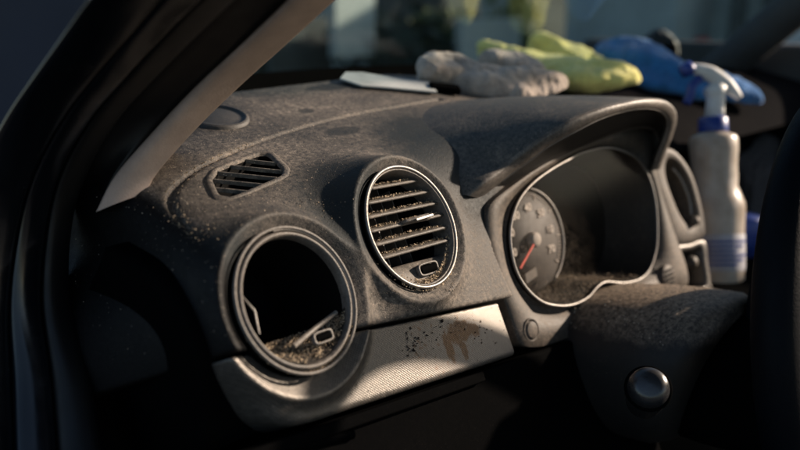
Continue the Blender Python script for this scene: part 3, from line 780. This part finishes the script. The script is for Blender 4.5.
wh = thing('steering_wheel', (.729, .17, -.255), 'black leather steering wheel rim at the right edge of the view', 'steering wheel')
wn = nrm(V(0, -.978, .208)); wc = V(.7287, .1695, -.2552); wx = V(1, 0, 0); wy = np.cross(wn, wx)
path = [wc+wx*math.cos(a)*.191+wy*math.sin(a)*.191 for a in np.linspace(0, 2*math.pi, 120, endpoint=False)]
vv_, ff_ = tube(path, .0165, 20, closed=True, upv=wn); recalc(mesh('rim', vv_, ff_, M['wheel'], wh))
lathe('hub', wc-wn*.03, wn, wx, [(0, .02), (.04, .018), (.06, .008), (.065, -.02), (.05, -.05)], M['wheel'], wh, 48)
for a in (0, 180, 270):
    a_ = R(a); d_ = wx*math.cos(a_)+wy*math.sin(a_); vv_, ff_ = tube([wc-wn*.02+d_*.05, wc-wn*.012+d_*.12, wc+d_*.189], [.022, .017, .014], 14, flat=.5, upv=wn)
    recalc(mesh('spoke', vv_, ff_, M['wheel'], wh))

# ================================================================= CAR BODY: A-PILLAR, WINDSCREEN
body = thing('car_body', (.1, .6, -.9), 'black car body around the open driver door with taupe windscreen pillar', 'car body')
A_ = [(146,193,.535),(158,172,.540),(195,130,.543),(240,86,.536),(290,41,.508),(335,0,.480),(400,-60,.445)]
B_ = [(96,212,.522),(115,176,.526),(150,135,.527),(192,90,.518),(238,47,.492),(285,2,.465),(345,-58,.43)]
C_ = [(100,210,.57),(92,170,.54),(120,120,.52),(160,75,.495),(205,30,.468),(248,-12,.44),(305,-70,.41)]
def pl(L_, n=50): return crspline([at(*p) for p in L_], n)
Aw, Bw, Cw = pl(A_), pl(B_), pl(C_)
bk = nrm(V(.25, .9, -.1))
def bul(P, Q, s, k): return P*(1-s)+Q*s-np.outer(np.ones(len(P))*k, fw)*math.sin(math.pi*s)
rows = [Aw*1.09+V(-.0, 0, .0), Aw*1.012, Aw*1.002]
n1 = [bul(Aw, Bw, s, np.interp(np.linspace(0, 1, 50), [0, .35, .8], [.003, .012, .020])) for s in (.015, .04, .08, .15, .25, .38, .52, .66, .8, .92)]+[Bw]
n2 = [bul(Bw, Cw, s, -.002) for s in (.2, .4, .6, .8)]+[Cw, Cw-np.outer(np.ones(50), rt)*.016, Cw*1.01-np.outer(np.ones(50), rt)*.030, Cw*1.12-np.outer(np.ones(50), rt)*.034]
loft('pillar_trim', rows+n1+[Bw*1.01, Bw*1.05], M['pillar'], body)
loft('pillar_shade_side', [Bw*1.03, Bw*1.004]+n2, M['seal'], body)  # black strip painted in for the shade on the pillar's left side
# rubber seal and painted frame outside it, flowing down into the sill
S1 = [(100,215,.53),(88,235,.53),(90,300,.52),(120,380,.50),(150,470,.48)]
D1 = [(300,-60,.395),(245,-10,.425),(203,30,.455),(158,75,.48),(118,120,.505),(88,172,.525),(72,225,.535),(70,300,.535),(90,380,.52),(110,480,.50)]
D2 = [(262,-60,.385),(212,-10,.412),(172,30,.44),(130,75,.465),(92,120,.49),(62,172,.51),(48,225,.52),(42,300,.52),(52,380,.51),(60,480,.49)]
D3 = [(215,-60,.37),(172,-10,.40),(138,30,.425),(98,75,.45),(64,120,.475),(36,172,.495),(20,225,.505),(10,300,.505),(12,380,.50),(15,480,.48)]
D4 = [(130,-60,.365),(95,-10,.385),(66,30,.41),(34,75,.435),(4,120,.46),(-22,172,.48),(-36,225,.49),(-46,300,.49),(-50,380,.48),(-50,480,.46)]
W1, W2, W3, W4 = [pl(x, 70) for x in (D1, D2, D3, D4)]
def band(name, P, Q, mat, k, parent=body, lip=.012):
    rows = [P*1.06, P*1.024, P*1.004]+[bul(P, Q, s, k) for s in (.08, .2, .35, .5, .65, .8, .92)]+[Q*1.004, Q*1.024, Q*1.06]
    return loft(name, rows, mat, parent)
band('door_seal', W1, W2, M['seal'], .006)
band('inner_frame', W2, W3, M['paint'], .004)
band('outer_frame', W3, W4, M['paint'], .006)
# inside of the door opening under the pillar (behind the seal)
mb = MB(); mb.box(V(.10, .66, -.62), nrm(V(1, .25, 0)), nrm(V(-.25, 1, 0)), V(0, 0, 1), .12, .05, .46); mb.build('kick_panel', M['seal'], body, bevel=.01)
# roof and header rail of the car (above the view): they keep the sky off the cabin as in the real car
roofp = []
for y_, z_ in ((.40, .340), (.36, .385), (.25, .425), (0, .445), (-.5, .45), (-1.0, .435)):
    roofp.append([V(x_, y_-.10*abs((x_-.85)/.65)**2, z_-.02*abs((x_-.85)/.65)**3) for x_ in np.linspace(.22, 1.46, 24)])
rr_ = [r_ for r_ in roofp]+[[p_-V(0, 0, .035) for p_ in r_] for r_ in roofp[::-1]]
loft('roof', rr_, M['paint'], body, cu=True)
M['carpet'] = plain('black_carpet', (.004, .004, .004), .95, spec=.05)
mb = MB(); mb.box(V(.88, .0, -.86), V(1, 0, 0), V(0, 1, 0), V(0, 0, 1), .68, 1.0, .02); mb.build('cabin_floor', M['carpet'], body)
# windscreen: bottom frit, glass, header and far pillar
base = crspline([V(.24, .70, -.10), V(.38, .765, -.085), (.6, .81, -.08), (.9, .83, -.085), (1.2, .80, -.10), (1.52, .70, -.13)], 40)
topl = base+V(0, -.52, .46)-np.outer((base[:, 0]-.9)*.16, V(1, 0, 0))
m, ntg, p = node_mat('dusty_windscreen_glass')
for n_ in list(ntg.nodes):
    if n_.type != 'OUTPUT_MATERIAL': ntg.nodes.remove(n_)
out = [n_ for n_ in ntg.nodes][0]
co = coords(ntg); tb = ntg.nodes.new('ShaderNodeBsdfTransparent'); tb.inputs[0].default_value = (.80, .90, .88, 1)
gb = ntg.nodes.new('ShaderNodeBsdfGlossy'); gb.inputs['Roughness'].default_value = .05
df = ntg.nodes.new('ShaderNodeBsdfDiffuse'); df.inputs[0].default_value = (.12, .16, .16, 1)
fz = ntg.nodes.new('ShaderNodeFresnel'); fz.inputs[0].default_value = 1.45
m1 = ntg.nodes.new('ShaderNodeMixShader'); m2 = ntg.nodes.new('ShaderNodeMixShader')
ntg.links.new(math_(ntg, 'MULTIPLY', fz.outputs[0], .25), m1.inputs[0]); ntg.links.new(tb.outputs[0], m1.inputs[1]); ntg.links.new(gb.outputs[0], m1.inputs[2])
sp_ = math_(ntg, 'ADD', math_(ntg, 'MULTIPLY', ramp(ntg, noise(ntg, co, 140, 3, .7), .60, .75), .25), math_(ntg, 'MULTIPLY', noise(ntg, co, 6, 4), .16))
ntg.links.new(sp_, m2.inputs[0]); ntg.links.new(m1.outputs[0], m2.inputs[1]); ntg.links.new(df.outputs[0], m2.inputs[2]); ntg.links.new(m2.outputs[0], out.inputs[0])
rows = [base*(1-t)+topl*t+V(0, -.02, .012)*math.sin(math.pi*t) for t in np.linspace(0, 1, 16)]
loft('windscreen', rows, m, body)
M['border'] = plain('black_glass_border', (.003, .003, .003), .9, spec=.02, bmp=0)
M['border'].node_tree.nodes['Principled BSDF'].inputs['IOR'].default_value = 1.08
loft('screen_border', [base+V(0, .004, -.05), base+V(0, .005, -.002), base+V(0, -.009, .009), base+V(0, -.013, .007), base+V(0, -.012, -.03)], M['border'], body)
fp = crspline([V(1.53, .72, -.16), V(1.49, .50, .03), V(1.45, .22, .26)], 20)
M['grey'] = plain('dark_grey_trim', (.045, .047, .05), .7, var=.15)
vv_, ff_ = tube(fp, .035, 16); recalc(mesh('far_pillar', vv_, ff_, M['grey'], body))
mb = MB(); mb.box(V(1.60, .05, -.42), V(1, 0, 0), V(0, 1, 0), V(0, 0, 1), .03, .95, .36); mb.build('far_door', M['grey'], body, bevel=.01)
mb = MB(); mb.box(V(.9, 1.38, -.42), V(1, 0, 0), V(0, 1, .0), V(0, 0, 1), .72, .48, .05); mb.build('bonnet', M['seal'], body, bevel=.03)

# ================================================================= LOOSE THINGS
def cloth(name, spine, wid, hgt, mat, label, cat, seed, folds=3, n=60, mm=24):
    """a crumpled cloth: a soft bundle along a spine with folds"""
    r = np.random.default_rng(seed); S = crspline(spine, n); rows = []
    ph = r.uniform(0, 6, 6)
    W_ = crspline(np.array(wid)[:, None]*np.ones((1, 2)), n)[:, 0]; Hh = crspline(np.array(hgt)[:, None]*np.ones((1, 2)), n)[:, 0]
    for i in range(n):
        t = nrm(S[min(i+1, n-1)]-S[max(i-1, 0)]); s = nrm(np.cross(t, V(0, 0, 1))); s_u = V(0, 0, 1)
        e = math.sqrt(max(.02, 1-abs(2*i/(n-1)-1)**5)); row = []
        for j in range(mm):
            a = 2*math.pi*j/mm
            k = 1+.15*math.sin(folds*a+ph[0]+i*.06)+.06*math.sin((folds+2)*a+ph[1]-i*.1)+.06*math.sin(i*.25+ph[2])*math.cos(a)+.012*math.sin(i*1.1+ph[3]+a*5)
            sa = math.sin(a); row.append(S[i]+s*math.cos(a)*W_[i]*k*e+s_u*(max(sa, -.5)*Hh[i]*k*e))
        rows.append(row)
    o = loft(name, rows, mat, None, cv=True, cap=True)
    md = o.modifiers.new('sub', 'SUBSURF'); md.levels = 2; md.render_levels = 2
    for k_, (sz, stg) in enumerate(((.034, .010), (.010, .0030))):
        tx = bpy.data.textures.get('wrinkle%d' % k_) or bpy.data.textures.new('wrinkle%d' % k_, 'CLOUDS'); tx.noise_scale = sz; tx.noise_depth = 1
        dm = o.modifiers.new('wrinkle', 'DISPLACE'); dm.texture = tx; dm.strength = stg; dm.mid_level = .5; dm.texture_coords = 'GLOBAL'
    return tag(o, label, cat)
def fabric(name, c, var=.2, sheen=.3, lint=None):
    return plain(name, c, .95, var=var, scale=55, bmp=.9, bscale=420, bdist=.002, sheen=sheen, spec=.15)
zt = lambda x, y: float(ztop(np.array(x), np.array(y)))
def on(px, py, dz=.0):                                        # where the ray meets the pad top + dz
    ts = np.linspace(.5, 2.2, 3000); P = ts[:, None]*ray(px, py)
    k = np.argmax(P[:, 2] < np.array([zt(min(a, .95), b) for a, b in P[:, :2]])+dz); return P[k]
M['gcloth'] = fabric('grey_terry', (.42, .35, .30), .35)
M['ycloth'] = fabric('yellow_terry', (.80, .74, .24), .2)
M['bcloth'] = fabric('blue_terry', (.03, .16, .42), .25)
M['white'] = plain('white_plastic', (.72, .72, .70), .5, bmp=.1)
M['blade'] = plain('grubby_white_plastic', (.42, .44, .43), .6, var=.2)
cloth('cloth', [on(424, 72, .014), at(448, 76, .90), at(478, 85, .89), at(520, 88, .90), at(566, 84, .92)], [.022, .024, .026, .028, .022], [.027, .026, .022, .018, .018], M['gcloth'], 'grey brown microfibre cloth twisted along the top of the dashboard', 'cloth', 3)
cloth('cloth', [at(474, 66, 1.0), at(500, 68, 1.0), at(522, 72, .99), at(546, 74, .98)], [.020, .026, .026, .018], [.022, .026, .024, .016], M['gcloth'], 'small fold of grey cloth just in front of the yellow cloth', 'cloth', 9)
cloth('cloth', [at(480, 48, 1.16), at(500, 57, 1.13), at(535, 70, 1.10), at(575, 80, 1.05), at(610, 80, 1.03), at(640, 76, 1.03)], [.024, .03, .03, .036, .040, .03], [.022, .024, .026, .028, .029, .024], M['ycloth'], 'pale yellow microfibre cloth with creased folds on the dashboard', 'cloth', 5)
cloth('cloth', [at(528, 48, 1.25), at(550, 52, 1.23), at(580, 62, 1.20), at(605, 68, 1.17)], [.026, .032, .03, .024], [.028, .03, .025, .018], M['ycloth'], 'rounded yellow cloth lump behind the creased yellow cloth', 'cloth', 15)
cloth('cloth', [at(596, 50, 1.30), at(625, 58, 1.27), at(660, 72, 1.22), at(700, 88, 1.19), (at(735, 92, 1.20)), at(764, 102, 1.20)], [.03, .045, .05, .055, .05, .024], [.026, .030, .034, .034, .028, .018], M['bcloth'], 'blue microfibre cloth bunched behind the spray bottle', 'cloth', 8)
# dark bundle behind the blue cloth
cloth('glove', [at(640, 50, 1.42), at(660, 44, 1.42), at(680, 52, 1.42)], [.03, .035, .03], [.02, .032, .02], M['seal'], 'black crumpled glove lying behind the blue cloth', 'glove', 21)
# ice scraper / white plastic strip
sc0 = thing('scraper', march(f_pad0, 385, 88), 'flat white plastic scraper with dark handle lying by the windscreen', 'scraper')
a, c2 = march(f_pad0, 339, 82), march(f_pad0, 438, 92)
ez_ = nrm(grad(f_pad0, (a+c2)/2, 5e-3)); ex_ = nrm(c2-a); ez_ = nrm(ez_-ex_*np.dot(ez_, ex_)); ey_ = np.cross(ez_, ex_)
ctr = (a+c2)/2+ez_*.0045; ln_ = np.linalg.norm(c2-a)/2
pts = [(-ln_, -.004), (-ln_*.85, .022), (-ln_*.5, .028), (ln_*.1, .020), (ln_*.9, .018), (ln_*.9, -.018), (0, -.019), (-ln_*.6, -.022)]
mb = MB(); n_ = len(pts); mb.add([ctr+ex_*x+ey_*y+ez_*h for h in (-.0009, .0009) for x, y in pts], [tuple(range(n_))[::-1], tuple(range(n_, 2*n_))]+[(i, (i+1) % n_, n_+(i+1) % n_, n_+i) for i in range(n_)])
mb.build('blade', M['blade'], sc0, bevel=.0004)
mb = MB(); mb.box(ctr+ex_*(ln_*1.12), ex_, ey_, ez_, ln_*.32, .0085, .004); mb.build('handle', M['black'], sc0, bevel=.003)

# spray bottle, leaning slightly
bt = 1.02
pb_, pt_ = at(716, 284, bt), at(713, 125, bt); bax = nrm(pt_-pb_); bpx = np.linalg.norm(pt_-pb_)/(284-125)
bott = thing('spray_bottle', pb_, 'translucent white spray bottle with blue collar and white trigger head', 'spray bottle')
m, nt2, p = node_mat('milky_bottle_plastic'); p.inputs['Roughness'].default_value = .35
p.inputs['Subsurface Weight'].default_value = .3; p.inputs['Subsurface Radius'].default_value = (.02, .015, .01); p.inputs['Subsurface Scale'].default_value = .3
co = coords(nt2); nt2.links.new(mixc(nt2, ramp(nt2, noise(nt2, co, 22, 4), .35, .7), (.60, .54, .47), (.36, .29, .23)), p.inputs['Base Color'])
M['milky'] = m
M['blue'] = plain('blue_plastic', (.02, .05, .26), .4)
zp = lambda py: (284-py)*bpx
prof = [(0, 0), (.031, 0), (.034, .004), (.0345, zp(238)), (.0355, zp(222)), (.0365, zp(210)), (.036, zp(203)), (.032, zp(195)), (.028, zp(186)), (.0285, zp(176)), (.028, zp(168)), (.0285, zp(158)), (.0295, zp(150)), (.0295, zp(140)), (.027, zp(136)), (.018, zp(133)), (.0145, zp(130))]
lathe('bottle', pb_, bax, rt, prof, M['milky'], bott, 64)
M['label'] = plain('worn_label', (.42, .42, .46), .6, var=.2)
lathe('label', pb_, bax, rt, [(.0346, zp(270)), (.0350, zp(268)), (.0355, zp(236)), (.0350, zp(234))], M['label'], bott, 64, a0=R(150), a1=R(370))
for k in range(6):
    zz = zp(240+k*4.5); lathe('label_stripe', pb_, bax, rt, [(.0359, zz), (.0361, zz-.0008), (.0359, zz-.0026)], M['blue'], bott, 40, a0=R(215), a1=R(330-(k % 3)*18))
lathe('collar', pb_, bax, rt, [(.0145, zp(133)), (.0180, zp(132.5)), (.0185, zp(131)), (.0178, zp(119)), (.016, zp(117.5)), (.01, zp(117))], M['blue'], bott, 48)
hr = nrm(rt+fw*.12*0)
def bh(px, py, k=0): return at(px, py, bt)+fw*k
neck = [bh(714, 120), bh(715, 108), bh(716, 96), bh(716, 90)]
vv_, ff_ = tube(neck, [.0125, .0115, .0115, .012], 20, upv=hr); mbn = MB(); mbn.add(vv_, ff_)
head = crspline([bh(686, 68), bh(700, 70), bh(714, 76), bh(728, 86), bh(740, 98)], 24)
rad = np.interp(np.linspace(0, 1, 24), [0, .15, .4, .7, .9, 1], [.005, .0075, .0105, .0095, .006, .004])
vv_, ff_ = tube(head, rad, 16, upv=fw, flat=.9); mbn.add(vv_, ff_)
vv_, ff_ = tube([bh(722, 86), bh(716, 92), bh(708, 96)], [.010, .013, .010], 16, upv=fw); mbn.add(vv_, ff_)
recalc(mbn.build('trigger_head', M['white'], bott, smooth=True))
vv_, ff_ = tube([bh(692, 66), bh(688, 69), bh(682, 72)], [.0085, .0095, .0085], 16, upv=fw); recalc(mesh('nozzle', vv_, ff_, M['blue'], bott))
vv_, ff_ = tube(crspline([bh(700, 78), bh(692, 86), bh(690, 96), bh(686, 104)], 12), [.0055]*12, 12, upv=fw, flat=1.4); recalc(mesh('trigger', vv_, ff_, M['blue'], bott))
# blue capped thing beside the bottle
bb = at(744, 232, 1.10); jar = lathe('bottle_cap', V(bb[0], bb[1], 0), V(0, 0, 1), V(1, 0, 0), [(0, -.325), (.022, -.325), (.022, bb[2]-.008), (.0235, bb[2]), (.0235, bb[2]+.020), (.020, bb[2]+.024), (0, bb[2]+.025)], M['blue'], None, 40)
tag(jar, 'small blue capped container standing right of the spray bottle', 'container')
# dark bag behind on the passenger side
M['bag'] = plain('dark_bag_fabric', (.022, .024, .028), .8, bmp=.6, bscale=120, bdist=.004)
cloth('bag', [at(736, 150, 1.35), at(756, 190, 1.33), at(775, 240, 1.33)], [.08, .10, .09], [.06, .09, .08], M['bag'], 'slumped dark grey bag between the spray bottle and steering wheel', 'bag', 31)

# ================================================================= OUTSIDE THE WINDSCREEN
def struct(o): o['kind'] = 'structure'; return o
M['ground'] = plain('asphalt', (.035, .035, .035), .9, scale=3, bscale=40, bdist=.01)
g = 60
struct(mesh('ground', [(-g, -g, -ZC), (g, -g, -ZC), (g, g, -ZC), (-g, g, -ZC)], [(0, 1, 2, 3)], M['ground'], smooth=False))
M['wall'] = plain('teal_grey_render', (.27, .33, .33), .9, var=.25, scale=.9)
M['wallpale'] = plain('pale_sheet', (.42, .48, .46), .8, var=.2, scale=3)
M['walldark'] = plain('dark_boards', (.07, .085, .085), .9, var=.5, scale=2)
EX, EY, EZ = V(1, 0, 0), V(0, 1, 0), V(0, 0, 1)
def block(name, c, h, mat, label, cat, yaw=0, bevel=.02, group=None):
    mb = MB(); ex = V(math.cos(R(yaw)), math.sin(R(yaw)), 0); ey = V(-ex[1], ex[0], 0)
    mb.box(V(*c), ex, ey, EZ, *h); return tag(mb.build(name, mat, None, bevel=bevel), label, cat, group)
block('building_wall', (4.5, 9.2, 1.0), (9, .15, 2.2), M['wall'], 'long dark teal rendered wall behind the car', 'wall', -40)
def px_block(name, px, py0, py1, t, wpx, mat, label, cat, dep=.03):
    c = (at(px, (py0+py1)/2, t)); hh = (py1-py0)/2*t/800; ww = wpx/2*t/800
    zb = c[2]-hh
    mb = MB(); ax_ = (EX, EY) if px > 100 else (rt, nrm(V(fw[0], fw[1], 0))); mb.box(c, ax_[0], ax_[1], EZ, ww*(1.3 if px > 100 else 1), dep, hh); return tag(mb.build(name, mat, None, bevel=.01), label, cat)
random.seed(3)
def bush(name, px, t, top, wid, label, colr, nleaf=900, seed=1):
    r = np.random.default_rng(seed); c = at(px, 10, t); zt_ = at(px, top, t)[2]; zb = -ZC
    root = thing(name, V(c[0], c[1], zb), label, 'bush')
    P = r.normal(size=(nleaf, 3)); P /= np.linalg.norm(P, axis=1)[:, None]; P *= r.uniform(.35, 1, (nleaf, 1))**.5
    lump = 1+.25*np.sin(P[:, :1]*5+seed)*np.cos(P[:, 2:]*4)
    P = P*lump*V(wid, wid, (zt_-zb)/2)+V(c[0], c[1], (zt_+zb)/2)
    vs = []; fs = []
    for p_ in P:
        a = nrm(r.normal(size=3)); b = nrm(np.cross(a, r.normal(size=3))); s = r.uniform(.04, .09)
        k = len(vs); vs += [p_-a*s, p_+b*s*.5, p_+a*s, p_-b*s*.5]; fs.append((k, k+1, k+2, k+3))
    mesh('crown', vs, fs, colr, root, smooth=False)
    vv_, ff_ = tube([V(c[0], c[1], zb), V(c[0]+.02, c[1], zb*.4), V(c[0], c[1], 0)], [.06, .045, .02], 8); mesh('trunk', vv_, ff_, M['walldark'], root)
M['leafd'] = plain('dark_leaves', (.025, .045, .035), .7, var=.5, scale=4, bmp=0)
M['leafy'] = plain('yellow_green_leaves', (.10, .13, .04), .7, var=.5, scale=4, bmp=0)
px_block('plastic_sheet', 352, -40, 56, 4.6, 42, M['wallpale'], 'narrow pale sheet hanging beyond the windscreen on the left', 'sheet')
px_block('panel', 488, 20, 120, 5.2, 72, M['wallpale'], 'pale teal panel standing behind the grey and yellow cloths', 'panel')
px_block('garage_door', 430, -60, 130, 6.2, 110, M['walldark'], 'dark boarded door between the pale sheet and pale panel', 'door')
px_block('garage_door', 548, -80, 150, 6.4, 70, M['walldark'], 'dark boarded door to the right of the pale panel', 'door')
px_block('barrel', 300, 18, 90, 5.0, 60, M['walldark'], 'dark box standing against the wall by the pillar', 'box')
M['teal'] = plain('pale_teal_wall', (.40, .47, .47), .8, var=.3, scale=1.2)
px_block('shed', 660, -80, 170, 5.6, 130, M['teal'], 'pale teal shed seen over the yellow and blue cloths', 'shed', .4)
px_block('post', 735, -80, 170, 5.0, 16, M['walldark'], 'slim dark post right of the pale teal shed', 'post')
px_block('post', 765, -80, 170, 5.0, 10, M['walldark'], 'thin dark post nearest the far windscreen pillar', 'post')
px_block('van', 790, -80, 190, 5.4, 110, M['teal'], 'grey teal van body beyond the far windscreen pillar', 'van', .5)
M['redp'] = plain('faded_red', (.30, .05, .05), .6)
px_block('bin', 700, 38, 80, 4.8, 12, M['redp'], 'small faded red bin beyond the dashboard', 'bin')
M['navy'] = plain('navy_panel', (.010, .016, .035), .6, var=.2, scale=1)
px_block('vehicle', 0, -150, 560, 3.2, 300, M['navy'], 'dark navy vehicle side at the far left of the view', 'vehicle', .4)
bush('shrub', 440, 5.6, 4, .28, 'yellow green shrub glimpsed above the grey cloth', M['leafy'], 700, 2)
bush('shrub', 515, 6.0, -8, .3, 'olive shrub top right of the pale panel', M['leafy'], 700, 5)
bush('shrub', 395, 5.0, 5, .45, 'dark shrub right of the hanging pale sheet', M['leafd'], 900, 8)
bush('shrub', 262, 5.2, 20, .5, 'dark shrub seen just beside the taupe pillar', M['leafd'], 900, 9)

# ================================================================= DIRT
def grains(name, pts, nrml, smin_, smax_, mat, label, seed=1):
    r = np.random.default_rng(seed); n = len(pts)
    base = np.array([(1, 1, 1), (-1, -1, 1), (-1, 1, -1), (1, -1, -1)], float)/1.7
    base = np.vstack([base, [[0, 0, 1.1]]])
    F4 = np.array([(0, 1, 2), (0, 3, 1), (0, 2, 3), (1, 3, 2)])
    Q = r.normal(size=(n, 3, 3)); q, _ = np.linalg.qr(Q)
    s = (smin_+(smax_-smin_)*r.uniform(0, 1, n)**3)
    st = r.uniform(.5, 1.8, (n, 1, 3))
    vv = np.einsum('nij,kj->nki', q, base[:4])*st*s[:, None, None]*.5+pts[:, None, :]+nrml[:, None, :]*s[:, None, None]*.25
    ff = (F4[None]+np.arange(n)[:, None, None]*4).reshape(-1, 3)
    o = mesh(name, vv.reshape(-1, 3), ff, mat, None, smooth=False); return tag(o, label, 'dirt', kind='stuff')
def vnorm(f, P, e=8e-4):
    x, y, z = P.T; g = np.stack([f(x+e, y, z)-f(x-e, y, z), f(x, y+e, z)-f(x, y-e, z), f(x, y, z+e)-f(x, y, z-e)], 1)
    return g/np.linalg.norm(g, axis=1)[:, None]
def proj(P):
    d = P@fw; return np.stack([400+800*(P@rt)/d, 225-800*(P@up)/d], 1)
pp = proj(padv); sel = (pp[:, 0] > 60) & (pp[:, 0] < 560) & (pp[:, 1] > 60) & (pp[:, 1] < 420)
cand = padv[sel]; nn = vnorm(f_pad, cand)
lumpf = (np.sin(cand[:, 0]*90)+np.sin(cand[:, 1]*70+1)+np.sin(cand[:, 2]*110+2))/3
left = np.exp(-((cand[:, 0]-.26)/.05)**2)*1.5
wgt = np.clip(nn[:, 2], 0, 1)*(.25+np.clip(lumpf, 0, 1)+left)
idx = rng.choice(len(cand), 9000, replace=False, p=wgt/wgt.sum())
P1 = cand[idx]+rng.normal(size=(9000, 3))*.0006
grains('dust_grit', P1, nn[idx], .00015, .00075, M['grit'], 'pale sandy grit scattered over the dusty dashboard top', 4)
# crumbs: vent floors, seam gap, cluster floor, column, drip under the left vent
def blob(n, c, ax1, ax2, r1, r2, lift=0):
    a = rng.normal(size=(n, 2)); return c+np.outer(a[:, 0]*r1, ax1)+np.outer(a[:, 1]*r2, ax2)+rng.uniform(0, 1, (n, 1))*lift*nV
Ps = []
c = VC[0]
for _ in range(2600):
    a = R(rng.uniform(205, 335)); s = rng.uniform(0, 1)**.8; u_, v_ = .0405*math.cos(a), .0405*math.sin(a)
    vv2 = min(v_*(1-s)+(-.021)*s, -.014); Ps.append(L(c, u_, vv2+.0008, -.003-.022*s))
for _ in range(900):
    a = R(rng.normal(275, 28)); rr = rng.uniform(.0435, .0475); Ps.append(L(c, rr*math.cos(a), rr*math.sin(a)+.0003, -.003))
c = VC[1]
for _ in range(1500):
    a = R(rng.normal(285, 26)); rr = rng.uniform(.0400, .0500); Ps.append(L(c, rr*math.cos(a), rr*math.sin(a), -.0045+(.003 if rr > .046 else 0)))
for v_ in SV:
    a0_ = math.sqrt(.042**2-v_*v_)
    for _ in range(260):
        hh_ = rng.uniform(0, .010); Ps.append(L(c, rng.uniform(-a0_, a0_), v_+.0021+hh_*.30+rng.uniform(0, .0005), -.0050-hh_))
n1_ = len(Ps)
# drip of dirt on the silver below the left vent
for _ in range(420):
    q = hit(rng.normal(343, 9), rng.normal(372, 8), fP-nV*.0035, nV); Ps.append(q)
Ps = np.array(Ps)
grains('dirt_crumbs', Ps, np.tile(nV, (len(Ps), 1)), .0004, .0019, M['crumb'], 'dry brown crumbs of dirt lying in the two round vents', 5)
low = rg[(np.sin(np.linspace(0, 2*math.pi, 200, endpoint=False)-math.pi) < -.70)]
Pc = []
for _ in range(4200):
    k = rng.integers(len(low)); s = rng.uniform(0, 1); sc2 = .985-.085*s
    p_ = cg+(low[k]-cg)*(sc2-abs(rng.normal(0, .045)))-cl_n*(.003+.05*s); Pc.append(p_)
Pc = np.array(Pc)
grains('cluster_crumbs', Pc, np.tile(V(0, 0, 1), (len(Pc), 1)), .0003, .0017, M['crumb2'], 'brown crumbs of dirt heaped along the bottom of the instrument cluster', 6)
# dark flakes on the silver strip, coarse clumps in the seam and round the vents
Pf = []
for (px_0, py_0, sx_, sy_, n_) in ((412, 343, 4, 8, 45), (428, 336, 9, 11, 22), (478, 334, 12, 12, 26), (450, 325, 16, 6, 20)):
    for _ in range(n_): Pf.append(hit(rng.normal(px_0, sx_), rng.normal(py_0, sy_), fP-nV*.0030, nV))
Pf = np.array([p_ for p_ in Pf if (p_-s1)@sn < -.003 and (p_-b1)@bn > .004])
M['flake'] = plain('dark_brown_flakes', (.035, .02, .012), .8, var=.5, scale=300, bmp=0)
grains('dark_flakes', Pf, np.tile(nV, (len(Pf), 1)), .0007, .0026, M['flake'], 'dark brown flakes stuck to the silver strip around the stain', 11)
Pg = []
for _ in range(900):
    k_ = rng.integers(0, 16); Pg.append(SEAMd[k_, :3]+rng.normal(size=3)*.0018)
for px_0, py_0, n_ in ((232, 190, 60), (205, 232, 60), (185, 215, 80), (390, 292, 50), (452, 288, 60), (330, 210, 40), (300, 205, 40)):
    c_ = march(f_pad0, px_0, py_0)
    if c_ is not None: Pg += [c_+rng.normal(size=3)*V(.007, .007, 0) for _ in range(n_)]
Pg = np.array(Pg)
for _ in range(4):
    d_ = f_pad(*Pg.T); g_ = vnorm(f_pad, Pg); Pg = Pg-g_*np.clip(d_, -.003, .003)[:, None]
grains('coarse_debris', Pg, vnorm(f_pad, Pg), .0003, .0012, M['crumb2'], 'coarse brown debris gathered in the seam and beside the vents', 12)
# dirt on the column cover
Pk = []
dg = bpy.context.evaluated_depsgraph_get(); co_ = bpy.data.objects['column_cover']
from mathutils.bvhtree import BVHTree
bvh = BVHTree.FromObject(co_, dg)
tries = 0
while len(Pk) < 1500 and tries < 9000:
    tries += 1
    x = rng.uniform(.60, .75); y = rng.uniform(.28, .43)
    h_ = bvh.ray_cast(Vector((x, y, ZC)), Vector((0, 0, -1)))
    if h_[0] is not None and h_[1].z > .45 and rng.uniform() < .35+.65*math.sin(x*130)*math.sin(y*90): Pk.append((h_[0].x, h_[0].y, h_[0].z-ZC))
Pk = np.array(Pk)
grains('column_grit', Pk, np.tile(V(0, 0, 1), (len(Pk), 1)), .0003, .0014, M['grit'], 'pale grit on the top of the steering column cover', 8)
